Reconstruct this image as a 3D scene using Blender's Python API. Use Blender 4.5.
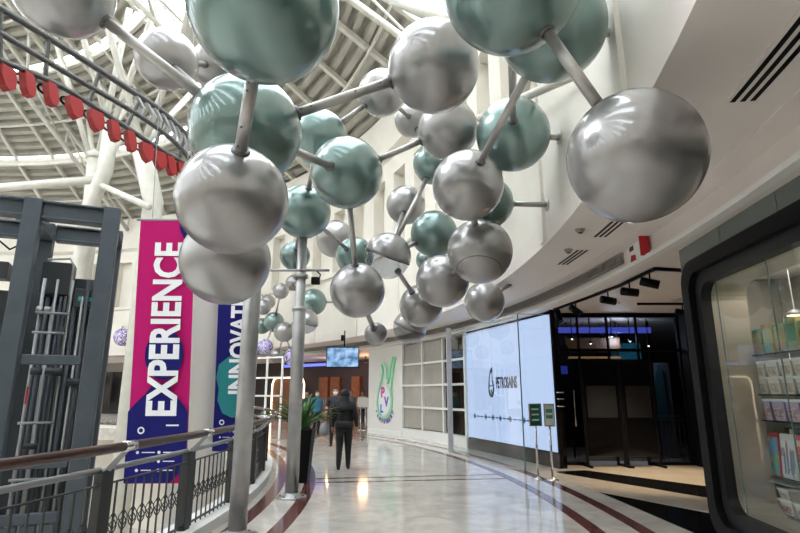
import bpy, math, random
from mathutils import Vector, Matrix
random.seed(7)
for o in list(bpy.data.objects):
    bpy.data.objects.remove(o)
SC = bpy.context.scene
COL = SC.collection
rad = math.radians
# ------------------------------------------------------------------ camera, sky, exposure
cam_d = bpy.data.cameras.new('camera')
cam_d.sensor_width = 36.0
cam_d.lens = 533.0 / 800.0 * 36.0
cam_d.clip_end = 300
cam = bpy.data.objects.new('camera', cam_d)
COL.objects.link(cam)
cam.location = (0, 0, 1.6)
cam.rotation_euler = (rad(90 + 13.3), 0, 0)
SC.camera = cam
world = bpy.data.worlds.new('sky')
SC.world = world
world.use_nodes = True
bg = world.node_tree.nodes['Background']
bg.inputs[0].default_value = (0.93, 0.97, 1.0, 1)
bg.inputs[1].default_value = 5.4
SC.view_settings.view_transform = 'Standard'
SC.view_settings.look = 'None'
SC.view_settings.gamma = 1
SC.view_settings.use_curve_mapping = False
SC.view_settings.exposure = 0.62
SC.cycles.max_bounces = 8
SC.cycles.transparent_max_bounces = 16
SC.cycles.use_denoising = True

# ------------------------------------------------------------------ helpers
CX, CY = -23.0, 7.5           # centre of the round atrium


def P(R, a, z=0.0):
    return (CX + R * math.cos(rad(a)), CY + R * math.sin(rad(a)), z)


MATS = {}


def mat(name, col, rough=0.5, metal=0.0, coat=0.0, emit=None, estr=0.0, spec=0.5, noise=None, bump=None):
    if name in MATS:
        return MATS[name]
    m = bpy.data.materials.new(name)
    m.use_nodes = True
    nt = m.node_tree
    b = nt.nodes['Principled BSDF']
    b.inputs['Base Color'].default_value = (*col, 1)
    b.inputs['Roughness'].default_value = rough
    b.inputs['Metallic'].default_value = metal
    b.inputs['Coat Weight'].default_value = coat
    b.inputs['Coat Roughness'].default_value = 0.02
    b.inputs['Coat IOR'].default_value = 1.65
    b.inputs['Specular IOR Level'].default_value = spec
    if emit:
        b.inputs['Emission Color'].default_value = (*emit, 1)
        b.inputs['Emission Strength'].default_value = estr
    tc = nt.nodes.new('ShaderNodeTexCoord')
    if noise:   # (scale, colour2, detail)
        n = nt.nodes.new('ShaderNodeTexNoise')
        n.inputs['Scale'].default_value = noise[0]
        n.inputs['Detail'].default_value = noise[2] if len(noise) > 2 else 5
        r = nt.nodes.new('ShaderNodeValToRGB')
        r.color_ramp.elements[0].color = (*col, 1)
        r.color_ramp.elements[1].color = (*noise[1], 1)
        r.color_ramp.elements[0].position = 0.38
        r.color_ramp.elements[1].position = 0.66
        nt.links.new(tc.outputs['Object'], n.inputs['Vector'])
        nt.links.new(n.outputs['Fac'], r.inputs[0])
        nt.links.new(r.outputs[0], b.inputs['Base Color'])
    if bump:    # (scale, strength)
        n2 = nt.nodes.new('ShaderNodeTexNoise')
        n2.inputs['Scale'].default_value = bump[0]
        bp = nt.nodes.new('ShaderNodeBump')
        bp.inputs['Strength'].default_value = bump[1]
        nt.links.new(tc.outputs['Object'], n2.inputs['Vector'])
        nt.links.new(n2.outputs['Fac'], bp.inputs['Height'])
        nt.links.new(bp.outputs[0], b.inputs['Normal'])
    MATS[name] = m
    return m


def glass(name, tint=(0.95, 0.97, 0.96), refl=1.0, ior=1.45, rough=0.0):
    if name in MATS:
        return MATS[name]
    m = bpy.data.materials.new(name)
    m.use_nodes = True
    nt = m.node_tree
    nt.nodes.remove(nt.nodes['Principled BSDF'])
    out = nt.nodes['Material Output']
    tr = nt.nodes.new('ShaderNodeBsdfTransparent')
    tr.inputs[0].default_value = (*tint, 1)
    gl = nt.nodes.new('ShaderNodeBsdfGlossy')
    gl.inputs['Color'].default_value = (refl, refl, refl, 1)
    gl.inputs['Roughness'].default_value = rough
    fr = nt.nodes.new('ShaderNodeFresnel')
    fr.inputs[0].default_value = ior
    mx = nt.nodes.new('ShaderNodeMixShader')
    geo = nt.nodes.new('ShaderNodeNewGeometry')
    inv = nt.nodes.new('ShaderNodeMath')
    inv.operation = 'SUBTRACT'
    inv.inputs[0].default_value = 1.0
    mul = nt.nodes.new('ShaderNodeMath')
    mul.operation = 'MULTIPLY'
    nt.links.new(geo.outputs['Backfacing'], inv.inputs[1])
    nt.links.new(fr.outputs[0], mul.inputs[0])
    nt.links.new(inv.outputs[0], mul.inputs[1])
    nt.links.new(mul.outputs[0], mx.inputs[0])
    nt.links.new(tr.outputs[0], mx.inputs[1])
    nt.links.new(gl.outputs[0], mx.inputs[2])
    nt.links.new(mx.outputs[0], out.inputs[0])
    MATS[name] = m
    return m


WL = {}     # world location of every unrotated Empty, so children keep local coordinates


class MB:
    def __init__(s, T=None):
        s.v, s.f, s.m, s.T, s.cur = [], [], [], T, 0

    def add(s, vs, fs):
        n = len(s.v)
        if s.T:
            vs = [s.T(*p) for p in vs]
        s.v += [tuple(p) for p in vs]
        s.f += [tuple(i + n for i in f) for f in fs]
        s.m += [s.cur] * len(fs)
        return s

    def hexa(s, p):
        return s.add(p, [(3, 2, 1, 0), (4, 5, 6, 7), (0, 1, 5, 4), (1, 2, 6, 5), (2, 3, 7, 6), (3, 0, 4, 7)])

    def box(s, x0, x1, y0, y1, z0, z1):
        return s.hexa([(x0, y0, z0), (x1, y0, z0), (x1, y1, z0), (x0, y1, z0),
                       (x0, y0, z1), (x1, y0, z1), (x1, y1, z1), (x0, y1, z1)])

    def bbox(s, x0, x1, y0, y1, z0, z1, b=0.01):
        # box with chamfered vertical and horizontal edges (octagonal stacked rings)
        def ring(i, z):
            return [(x0 + i + b, y0 + i, z), (x1 - i - b, y0 + i, z), (x1 - i, y0 + i + b, z), (x1 - i, y1 - i - b, z),
                    (x1 - i - b, y1 - i, z), (x0 + i + b, y1 - i, z), (x0 + i, y1 - i - b, z), (x0 + i, y0 + i + b, z)]
        vs = ring(b, z0) + ring(0, z0 + b) + ring(0, z1 - b) + ring(b, z1)
        fs = [tuple(reversed(range(8))), tuple(range(24, 32))]
        for k in range(3):
            for i in range(8):
                j = (i + 1) % 8
                fs.append((k * 8 + i, k * 8 + j, k * 8 + 8 + j, k * 8 + 8 + i))
        return s.add(vs, fs)

    def sector(s, R0, R1, a0, a1, z0, z1, step=2.0, z0b=None, z1b=None):
        # annular block about the atrium centre; z0b/z1b = heights on the outer radius
        n = max(1, int(math.ceil(abs(a1 - a0) / step)))
        z0b = z0 if z0b is None else z0b
        z1b = z1 if z1b is None else z1b
        vs, fs = [], []
        for i in range(n + 1):
            a = a0 + (a1 - a0) * i / n
            vs += [P(R0, a, z0), P(R1, a, z0b), P(R1, a, z1b), P(R0, a, z1)]
        for i in range(n):
            k = i * 4
            for j in range(4):
                l = (j + 1) % 4
                fs.append((k + j, k + l, k + 4 + l, k + 4 + j))
        fs += [(3, 2, 1, 0), (n * 4, n * 4 + 1, n * 4 + 2, n * 4 + 3)]
        return s.add(vs, fs)

    def tube(s, pts, r, n=8, closed=False):
        pts = [Vector(p) for p in pts]
        N = len(pts)
        rr = r if isinstance(r, (list, tuple)) else [r] * N
        vs, fs = [], []
        up = None
        for i, p in enumerate(pts):
            if closed:
                t = (pts[(i + 1) % N] - pts[i - 1]).normalized()
            else:
                t = (pts[min(i + 1, N - 1)] - pts[max(i - 1, 0)]).normalized()
            if up is None:
                up = Vector((0, 0, 1)) if abs(t.z) < 0.9 else Vector((0, 1, 0))
            u = (up - t * up.dot(t)).normalized()
            w = t.cross(u)
            up = u
            for k in range(n):
                a = 2 * math.pi * k / n
                vs.append(tuple(p + (u * math.cos(a) + w * math.sin(a)) * rr[i]))
        for i in range(N if closed else N - 1):
            for k in range(n):
                l = (k + 1) % n
                a, b = i * n, ((i + 1) % N) * n
                fs.append((a + k, a + l, b + l, b + k))
        if not closed:
            fs += [tuple(reversed(range(n))), tuple((N - 1) * n + k for k in range(n))]
        return s.add(vs, fs)

    def lathe(s, c, prof, n=16, axis=None):
        # prof: list of (radius, height along axis)
        ax = Vector(axis).normalized() if axis else Vector((0, 0, 1))
        u = ax.orthogonal().normalized()
        if not axis:
            u = Vector((1, 0, 0))
        w = ax.cross(u)
        c = Vector(c)
        vs, fs = [], []
        for (r, h) in prof:
            for k in range(n):
                a = 2 * math.pi * k / n
                vs.append(tuple(c + ax * h + (u * math.cos(a) + w * math.sin(a)) * max(r, 1e-4)))
        for i in range(len(prof) - 1):
            for k in range(n):
                l = (k + 1) % n
                fs.append((i * n + k, i * n + l, (i + 1) * n + l, (i + 1) * n + k))
        fs += [tuple(reversed(range(n))), tuple((len(prof) - 1) * n + k for k in range(n))]
        return s.add(vs, fs)

    def sphere(s, c, r, n=16, m=10, a0=-90, a1=90, axis=None, sc=(1, 1, 1)):
        prof = [(r * math.cos(rad(a0 + (a1 - a0) * i / m)), r * math.sin(rad(a0 + (a1 - a0) * i / m))) for i in range(m + 1)]
        k = len(s.v)
        T, s.T = s.T, None
        s.lathe((0, 0, 0), prof, n, axis)
        s.T = T
        for i in range(k, len(s.v)):
            p = s.v[i]
            p = (c[0] + p[0] * sc[0], c[1] + p[1] * sc[1], c[2] + p[2] * sc[2])
            s.v[i] = tuple(T(*p)) if T else p
        return s

    def prism(s, poly, d0, d1, fr):
        # poly (u,v) extruded from d0 to d1 along the third axis of fr(u, v, d)
        n = len(poly)
        vs = [fr(u, v, d0) for u, v in poly] + [fr(u, v, d1) for u, v in poly]
        fs = [tuple(reversed(range(n))), tuple(range(n, 2 * n))] + [(i, (i + 1) % n, n + (i + 1) % n, n + i) for i in range(n)]
        return s.add(vs, fs)

    def ringprism(s, outer, inner, d0, d1, fr):
        n = len(outer)
        vs = [fr(u, v, d) for d in (d0, d1) for lp in (outer, inner) for u, v in lp]
        fs = []
        for i in range(n):
            j = (i + 1) % n
            fs += [(i, j, n + j, n + i), (2 * n + i, 3 * n + i, 3 * n + j, 2 * n + j),
                   (i, 2 * n + i, 2 * n + j, j), (n + i, n + j, 3 * n + j, 3 * n + i)]
        return s.add(vs, fs)

    def mesh(s, name, mats, smooth=False, off=(0, 0, 0)):
        me = bpy.data.meshes.new(name)
        me.from_pydata([(p[0] - off[0], p[1] - off[1], p[2] - off[2]) for p in s.v], [], s.f)
        for m in (mats if isinstance(mats, (list, tuple)) else [mats]):
            me.materials.append(m)
        for i, p in enumerate(me.polygons):
            p.material_index = s.m[i]
            p.use_smooth = smooth
        me.validate()
        me.update()
        return me

    def build(s, name, mats, parent=None, smooth=False, base=None):
        off = base or (WL[parent.name] if parent is not None and parent.name in WL else (0, 0, 0))
        o = bpy.data.objects.new(name, s.mesh(name, mats, smooth, off))
        COL.objects.link(o)
        if parent is not None:
            o.parent = parent
            if parent.name in WL:
                WL[o.name] = WL[parent.name]
        elif base:
            o.location = base
            WL[o.name] = base
        if smooth == 'auto':
            pass
        return o


def empty(name, loc):
    o = bpy.data.objects.new(name, None)
    COL.objects.link(o)
    o.location = loc
    o.empty_display_size = 0.2
    WL[o.name] = tuple(loc)
    return o


def sub(parent, name):          # an Empty part (keeps the parent's local frame)
    o = bpy.data.objects.new(name, None)
    COL.objects.link(o)
    o.parent = parent
    WL[o.name] = WL[parent.name]
    return o


def tag(o, label=None, cat=None, group=None, kind=None):
    if label:
        o['label'] = label
    if cat:
        o['category'] = cat
    if group:
        o['group'] = group
    if kind:
        o['kind'] = kind
    return o


def struct(o, label, cat):
    return tag(o, label, cat, kind='structure')


def plane_frame(O, ux, n):
    """local (u along ux, v up, d along n) -> world"""
    O, ux, n = Vector(O), Vector(ux).normalized(), Vector(n).normalized()
    return lambda u, v, d: tuple(O + ux * u + Vector((0, 0, v)) + n * d)


def text(s, size, fr, m, parent, name='lettering', bold=0.0, align='LEFT', depth=0.004, rot=False, sx=1.0):
    cu = bpy.data.curves.new('t', 'FONT')
    cu.body = s
    cu.size = size
    cu.offset = bold
    cu.resolution_u = 3
    cu.align_x = align
    cu.extrude = depth
    ob = bpy.data.objects.new('t', cu)
    COL.objects.link(ob)
    dg = bpy.context.evaluated_depsgraph_get()
    me = bpy.data.meshes.new_from_object(ob.evaluated_get(dg))
    bpy.data.objects.remove(ob)
    mb = MB()
    for v in me.vertices:
        x, y, z = v.co
        x *= sx
        p = fr(-y, x, z) if rot else fr(x, y, z)
        mb.v.append(p)
    for p in me.polygons:
        mb.f.append(tuple(p.vertices))
        mb.m.append(0)
    bpy.data.meshes.remove(me)
    return mb.build(name, m, parent)


def circle(cx, cy, r, n=16, a0=0, a1=360, ry=None):
    ry = ry or r
    full = abs(a1 - a0) >= 360
    k = n if full else n + 1
    return [(cx + r * math.cos(rad(a0 + (a1 - a0) * i / n)), cy + ry * math.sin(rad(a0 + (a1 - a0) * i / n))) for i in range(k)]


def rrect(u0, u1, v0, v1, r, n=6):
    pts = []
    for cx, cy, a in ((u1 - r, v1 - r, 0), (u0 + r, v1 - r, 90), (u0 + r, v0 + r, 180), (u1 - r, v0 + r, 270)):
        for i in range(n + 1):
            t = rad(a + 90 * i / n)
            pts.append((cx + r * math.cos(t), cy + r * math.sin(t)))
    return pts


# ------------------------------------------------------------------ materials
def marble(name, c1, c2, rough, joint=None):
    m = mat(name, c1, rough=rough, spec=0.55)
    nt = m.node_tree
    b = nt.nodes['Principled BSDF']
    tc = nt.nodes.new('ShaderNodeTexCoord')
    n1 = nt.nodes.new('ShaderNodeTexNoise')
    n1.inputs['Scale'].default_value = 1.6
    n1.inputs['Detail'].default_value = 9
    n1.inputs['Roughness'].default_value = 0.65
    n1.inputs['Distortion'].default_value = 1.2
    r1 = nt.nodes.new('ShaderNodeValToRGB')
    r1.color_ramp.elements[0].position = 0.36
    r1.color_ramp.elements[1].position = 0.62
    r1.color_ramp.elements[0].color = (*c2, 1)
    r1.color_ramp.elements[1].color = (*c1, 1)
    nt.links.new(tc.outputs['Object'], n1.inputs['Vector'])
    nt.links.new(n1.outputs['Fac'], r1.inputs[0])
    nt.links.new(r1.outputs[0], b.inputs['Base Color'])
    return m


M_FLOOR = marble('polished_marble', (0.68, 0.64, 0.585), (0.52, 0.48, 0.43), 0.08)
M_BAND = mat('red_brown_stone', (0.155, 0.055, 0.048), 0.12, noise=(6, (0.11, 0.04, 0.036)))
M_CREAM = mat('beige_stone', (0.55, 0.49, 0.41), 0.2, noise=(2, (0.48, 0.42, 0.35)))
M_BLACKSTONE = mat('black_granite', (0.008, 0.008, 0.009), 0.12)
M_WALL = mat('cream_wall_paint', (0.80, 0.765, 0.69), 0.6, noise=(0.6, (0.76, 0.72, 0.65)))
M_SOFFIT = mat('soffit_paint', (0.80, 0.735, 0.69), 0.6, noise=(1.2, (0.77, 0.705, 0.66)))
M_WHITE = mat('white_paint', (0.82, 0.81, 0.78), 0.45)
M_STEELW = mat('white_steel', (0.64, 0.62, 0.555), 0.45, noise=(3, (0.58, 0.56, 0.50)))
M_DECK = mat('roof_deck', (0.42, 0.40, 0.345), 0.6, noise=(2.0, (0.37, 0.35, 0.30)))
M_GLASS = glass('clear_glass')
M_SKYGLASS = glass('roof_glass', (0.93, 0.95, 0.96))
M_DARKGLASS = glass('dark_glass', (0.42, 0.43, 0.45), 0.7, 1.5)
M_SMOKED = glass('grey_pane', (0.55, 0.54, 0.52), 0.8, 1.5)
M_SILVER = mat('silver_pearl', (0.31, 0.298, 0.298), 0.33, metal=0.60, coat=1.0)
M_TEAL = mat('teal_pearl', (0.135, 0.22, 0.207), 0.33, metal=0.58, coat=1.0)
M_ROD = mat('brushed_steel', (0.46, 0.44, 0.42), 0.35, metal=0.6, noise=(9, (0.40, 0.385, 0.37)))
M_COLLAR = mat('dark_collar', (0.12, 0.12, 0.12), 0.35, metal=0.8)
M_POLE = mat('pole_paint', (0.46, 0.46, 0.46), 0.33, metal=0.55, noise=(5, (0.38, 0.38, 0.38)))
M_BLACK = mat('black_satin', (0.006, 0.006, 0.007), 0.5, spec=0.12)
M_BLACKG = mat('black_gloss', (0.006, 0.006, 0.007), 0.08)
M_CHAR = mat('charcoal_steel', (0.068, 0.083, 0.099), 0.5, spec=.3, noise=(4, (0.057, 0.071, 0.086)))
M_CHARD = mat('dark_machine', (0.035, 0.04, 0.045), 0.45, metal=0.3)
M_GALV = mat('galvanised', (0.30, 0.305, 0.31), 0.4, metal=0.5)
M_IRON = mat('dark_iron', (0.04, 0.042, 0.041), 0.5, metal=0.2)
M_WOOD = mat('handrail_wood', (0.055, 0.020, 0.011), 0.3, coat=0.2, noise=(14, (0.038, 0.014, 0.009)))
M_CHROME = mat('chrome', (0.72, 0.72, 0.72), 0.15, metal=1.0)
M_RED = mat('ride_red', (0.27, 0.012, 0.012), 0.5, spec=.3)
M_MAG = mat('banner_magenta', (0.47, 0.004, 0.135), 0.7, spec=.2)
M_NAVY = mat('banner_navy', (0.010, 0.011, 0.13), 0.75, spec=.15)
M_TEALP = mat('banner_teal', (0.0, 0.19, 0.20), 0.6)
M_PRINTW = mat('print_white', (0.82, 0.82, 0.86), 0.6)

# ------------------------------------------------------------------ the round atrium: floor
RS = 26.68      # shop fronts
RE = 25.15      # edge of the upper wall
ZS = 3.75       # soffit
o = MB().sector(20.45, 36, -90, 270, -0.5, 0, 1.5).build('floor', M_FLOOR)
struct(o, 'polished cream marble walkway floor of the round gallery', 'floor')
FL = o
for R0, R1 in ((20.9, 21.1), (21.45, 21.65)):
    MB().sector(R0, R1, -20, 70, 0.0, 0.004, 1.5).build('floor_band', M_BAND, FL)
for R0, R1 in ((25.24, 25.42), (25.82, 26.0)):
    MB().sector(R0, R1, -20, 60, 0.0, 0.004, 1.5).build('floor_band', M_BAND, FL)
for da in (0, 1.2):
    MB().sector(21.65, 25.24, 7.5 + da, 7.68 + da, 0, 0.004, 1).build('floor_band', M_BAND, FL)
# inlaid stripes in front of the dark entrance
idf = lambda u, v, d: (u, v, d)
MB().prism([(3.28, 9.4), (3.45, 6.6), (4.6, 6.9), (4.25, 7.75)], 0, .004, idf).build('inlaid_stripe', M_BLACKSTONE, FL)
MB().prism([(3.2, 11.6), (3.28, 9.45), (4.3, 7.75), (6.6, 5.6), (7.0, 6.6), (4.75, 8.95)], 0, .005, idf).build('inlaid_stripe', M_CREAM, FL)
MB().prism([(3.25, 11.75), (3.2, 11.6), (4.75, 8.95), (7.0, 6.6), (7.2, 7.9), (5.3, 10.05), (3.9, 11.95)], 0, .004, idf).build('inlaid_stripe', M_BLACKSTONE, FL)
MB().prism([(3.9, 11.95), (5.3, 10.05), (7.2, 7.9), (7.2, 13.4), (3.6, 13.4)], 0, .004, idf).build('inlaid_stripe', M_CREAM, FL)
o = MB().sector(20.4, 20.78, -90, 270, 0, 0.12, 1.5).build('trim_1', M_WHITE)
struct(o, 'low white kerb under the balcony railing', 'kerb')
o = MB().lathe((CX, CY, -5.2), [(0.1, 0), (45, 0), (45, 0.2), (0.1, 0.2)], 64).build('floor', marble('lower_marble', (0.75, 0.73, 0.68), (0.6, 0.57, 0.52), 0.25))
struct(o, 'pale floor of the level below seen through the railing', 'floor')

# ------------------------------------------------------------------ upper wall of the atrium, with niches
AW0, AW1 = -90, 270
wall = MB().sector(RE, RE + 0.5, AW0, AW1, ZS, 6.6, 2).build('wall_right', M_WALL)
struct(wall, 'cream curved upper wall of the atrium with tall recessed niches', 'wall')
MB().sector(RE, RE + 0.5, AW0, AW1, 9.4, 12.2, 2).build('wall_band', M_WALL, wall)
MB().sector(RE + 0.45, RE + 0.6, AW0, AW1, 6.6, 9.4, 2).build('niche_back', M_WALL, wall)
MB().sector(RE - 0.28, RE + 0.1, AW0, AW1, 10.2, 10.55, 2, 10.0, 10.6).build('cornice', M_WALL, wall)
MB().sector(RE - 0.12, RE + 0.1, AW0, AW1, 6.45, 6.6, 2).build('cornice', M_WALL, wall)
pier = MB().sector(RE, RE + 0.46, -0.9, 0.9, 6.6, 9.4, 1).mesh('pier', M_WALL, off=(CX, CY, 0))
for k in range(int((AW1 - AW0) / 4) + 1):
    q = bpy.data.objects.new('pier', pier)
    COL.objects.link(q)
    q.parent = wall
    q.location = (CX, CY, 0)
    q.rotation_euler = (0, 0, rad(AW0 + 4 * k))
# pilaster strips that run down the near wall
for a in range(-8, 60, 8):
    MB().sector(RE - 0.05, RE + 0.02, a, a + 0.5, ZS, 6.45, 1).build('pilaster', M_WALL, wall)

# ------------------------------------------------------------------ soffit, bulkhead and lower ceiling
o = MB().sector(RE - .003, 26.5, AW0, AW1, ZS - .02, ZS + 0.3, 1.5).build('ceiling', M_SOFFIT)
struct(o, 'pinkish white curved soffit under the upper wall', 'ceiling')
SOF = o
MB().sector(26.2, 26.24, AW0, AW1, ZS - 0.03, ZS, 1.5).build('reveal', M_SOFFIT, SOF)
o = MB().sector(26.5, 26.75, AW0, AW1, 3.42, ZS + 0.3, 1.5).build('trim_2', M_SOFFIT)
struct(o, 'curved bulkhead band above the shop fronts', 'bulkhead')
BUL = o
MB().sector(26.40, 26.51, AW0, AW1, 3.40, 3.46, 1.5).build('edge_strip', M_WHITE, BUL)
M_GRILLE = mat('grille_grey', (0.30, 0.275, 0.255), 0.6)
g0 = MB()
g0.sector(26.45, 26.5, 1.2, 60, 3.56, 3.585, 1.5)
g0.sector(26.45, 26.5, 1.2, 60, 3.705, 3.73, 1.5)
g0.sector(26.49, 26.502, 1.2, 60, 3.585, 3.705, 1.5)
gr = g0.build('linear_grille', M_GRILLE, BUL)
fin = MB().sector(26.46, 26.5, -0.03, 0.03, 3.585, 3.705, 1).mesh('fin', M_GRILLE, off=(CX, CY, 0))
for k in range(140):
    q = bpy.data.objects.new('fin', fin)
    COL.objects.link(q)
    q.parent = gr
    q.location = (CX, CY, 0)
    q.rotation_euler = (0, 0, rad(1.4 + 0.2 * k))
o = MB().sector(26.75, 38, AW0, AW1, 3.46, 3.56, 1.5).build('ceiling', M_SOFFIT)
struct(o, 'lower ceiling over the shop entrances with black light tracks', 'ceiling')


# ------------------------------------------------------------------ the rest of the ring: level below and far shop fronts
o = MB().sector(23.5, 23.8, -90, 270, -5.2, -0.5, 3).build('wall_below', M_WALL)
struct(o, 'pale wall of the level below the gallery', 'wall')
o = MB().sector(28.2, 28.5, 75, 270, 0, 3.46, 2).build('wall_far', mat('far_shop_wall', (.34, .31, .28), .5))
struct(o, 'shop fronts on the far side of the atrium', 'wall')
M_FILLWIN = mat('shop_fill_glow', (.5, .45, .4), .4, emit=(1, .88, .72), estr=.7)  # glow of the far shop windows, added as soft fill
for k in range(22):
    a = 78 + 8.5 * k
    w_ = MB().sector(28.1, 28.22, a, a + 6.2, .3, 2.9, 2).build('shop_window', M_FILLWIN if k % 3 else M_BLACKG, o)
    MB().sector(28.06, 28.2, a + 3, a + 3.15, .3, 2.9, 2).build('mullion', M_IRON, w_)
o = MB().sector(36, 36.3, -90, 270, 0, 3.5, 3).build('wall_outer', mat('outer_wall', (.06, .058, .056), .6))
struct(o, 'dark rear wall behind the shops', 'wall')
o = MB().sector(26.7, 27.0, -90, -21, 0, 3.46, 2).build('wall_near', mat('near_shop_wall', (.20, .18, .165), .4))
struct(o, 'shop front wall along the walkway beyond the display window', 'wall')

# ------------------------------------------------------------------ roof: cone of ribbed deck panels, clerestory slots, glazed bays
def zr(r, ring):
    return 12.25 + (25.6 - r) * 0.60 + ring * 0.16


RINGS = [(25.7, 21.5), (21.3, 17.2), (17.0, 12.9), (12.7, 8.4)]
BW = 6.0
roof = empty('ceiling', (CX, CY, 12.25))
struct(roof, 'ribbed metal roof of the atrium with white steel trusses and glazed bays', 'roof')


def deck_mesh(ring):
    r0, r1 = RINGS[ring]
    n = int((r0 - r1) / 0.40)
    prof = []
    for i in range(n):
        ra = r0 - (r0 - r1) * i / n
        d = (r0 - r1) / n
        prof += [(ra, 0), (ra - d * .40, 0), (ra - d * .46, .28), (ra - d * .94, .28)]
    prof.append((r1, 0))
    mb = MB()
    vs, fs = [], []
    for a in (0, BW / 2, BW):
        for (r, h) in prof:
            vs.append(P(r, a, zr(r, ring) + h))
    k = len(prof)
    for s in range(2):
        for i in range(k - 1):
            fs.append((s * k + i, s * k + i + 1, s * k + k + i + 1, s * k + k + i))
    mb.add(vs, fs)
    return mb.mesh('deck_panel', M_DECK, off=(CX, CY, 12.25))


def glass_mesh(ring):
    r0, r1 = RINGS[ring]
    mb = MB()
    mb.sector(r1, r0, 0, BW, zr(r1, ring), zr(r1, ring) + .03, 3, zr(r0, ring), zr(r0, ring) + .03)
    return mb.mesh('roof_pane', M_SKYGLASS, off=(CX, CY, 12.25))


def bars_mesh(ring):
    r0, r1 = RINGS[ring]
    mb = MB()
    for i in range(1, 4):
        a = BW * i / 4
        mb.tube([P(r0, a, zr(r0, ring) - .05), P(r1, a, zr(r1, ring) - .05)], .04, 4)
    for i in range(0, 6):
        r = r0 + (r1 - r0) * i / 5
        mb.tube([P(r, 0, zr(r, ring) - .04), P(r, BW, zr(r, ring) - .04)], .025, 4)
    return mb.mesh('glazing_bars', M_STEELW, off=(CX, CY, 12.25))


def rafter_mesh(ring):
    r0, r1 = RINGS[ring]
    mb = MB()
    for dx, dz0, dz1 in ((0.035, -.26, -.02), (0.09, -.28, -.25)):
        b0, b1 = P(r0, 0, zr(r0, ring)), P(r1, 0, zr(r1, ring))
        mb.hexa([(b0[0], b0[1] - dx, b0[2] + dz0), (b0[0], b0[1] + dx, b0[2] + dz0), (b1[0], b1[1] + dx, b1[2] + dz0), (b1[0], b1[1] - dx, b1[2] + dz0),
                 (b0[0], b0[1] - dx, b0[2] + dz1), (b0[0], b0[1] + dx, b0[2] + dz1), (b1[0], b1[1] + dx, b1[2] + dz1), (b1[0], b1[1] - dx, b1[2] + dz1)])
    return mb.mesh('rafter', M_STEELW, off=(CX, CY, 12.25))


def inst(name, me, parent, a):
    q = bpy.data.objects.new(name, me)
    COL.objects.link(q)
    q.parent = parent
    q.rotation_euler = (0, 0, rad(a))
    return q


DK = [deck_mesh(i) for i in range(4)]
GM = [glass_mesh(i) for i in range(4)]
BM = [bars_mesh(i) for i in range(4)]
RM = [rafter_mesh(i) for i in range(4)]
bays = [(-14 + BW * k) for k in range(60)]


def glazed(a, ring):
    return a in (-14, -8, -2, 4, 10) or (a in (34, 40) and ring >= 1) or (a > 100 and a % 18 == 10)  # unseen bays overhead and behind are glazed to add daylight


for a in bays:
    for ring in range(4):
        if glazed(a, ring):
            g = inst('roof_pane', GM[ring], roof, a)
            q = bpy.data.objects.new('glazing_bars', BM[ring])
            COL.objects.link(q)
            q.parent = g
        else:
            inst('deck_panel', DK[ring], roof, a)
        inst('rafter', RM[ring], roof, a)
for ring in range(4):
    r0, r1 = RINGS[ring]
    # ring beams along each clerestory step
    MB().sector(r1 - .02, r1 + .14, -14, 346, zr(r1, ring) - .20, zr(r1, ring) - .02, 3).build('ring_beam', M_STEELW, roof)
    MB().tube([P((r0 + r1) / 2, a, zr((r0 + r1) / 2, ring) - .42) for a in range(-14, 347, 3)], .06, 6).build('ring_tube', M_STEELW, roof)


def truss(a):
    t = sub(roof, 'roof_truss')
    bot, top = [], []
    rs = [25.0, 22.4, 19.8, 17.2, 14.6, 12.0, 9.4]
    for i, r in enumerate(rs):
        ring = max(k for k in range(4) if r <= RINGS[k][0] + .2)
        top.append(P(r, a, zr(r, ring) - .40))
        bot.append(P(r, a, zr(r, 0) - 1.15))
    MB().tube(bot, .12, 8).build('bottom_chord', M_STEELW, t, True)
    for i in range(len(rs) - 1):
        MB().tube([bot[i], top[i + 1]], .05, 6).build('web_tube', M_STEELW, t, True)
        MB().tube([top[i], bot[i]], .05, 6).build('web_tube', M_STEELW, t, True)
    # diagonal braces to the neighbouring rafters
    for i in ((1, 3, 5) if a == 16 else (3,)):
        for s in (-1, 1):
            r = rs[i]
            ring = max(k for k in range(4) if r <= RINGS[k][0] + .2)
            MB().tube([bot[i], P(r - 1.6, a + s * BW, zr(r - 1.6, ring) - .35)], .075, 6).build('brace', M_STEELW, t, True)


for a in (16, 40, 76):
    truss(a)

# tree-like white columns that carry the roof on the far side
COLS = [
    ('white tubular roof column branching into four arms above the lift tower', [(-13.9, 22.8, -5.2), (-13.9, 22.8, 9.4), (-13.64, 22.15, 12.0)], .36,
     [(-13.75, 22.4, 11.2), [(-15.2, 21.3, 14.6), (-13.0, 23.6, 14.2), (-12.2, 20.4, 14.3), (-15.6, 24.6, 13.8)]]),
    ('white cranked roof column behind the right edge of the lift tower', [(-12.9, 20.9, -5.2), (-12.9, 20.9, 8.9), (-12.05, 20.3, 10.4), (-12.05, 20.3, 12.4)], .30,
     [(-12.05, 20.3, 12.2), [(-13.2, 18.6, 14.5), (-10.6, 19.2, 14.2), (-12.6, 22.4, 14.0)]]),
    ('thick white roof column above the magenta banner', [(-9.3, 19.0, -5.2), (-9.3, 19.0, 8.6), (-9.76, 18.4, 10.8)], .36,
     [(-9.7, 18.5, 10.6), [(-11.3, 17.0, 14.2), (-8.0, 17.2, 13.9), (-9.4, 20.8, 13.8)]]),
]
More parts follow.
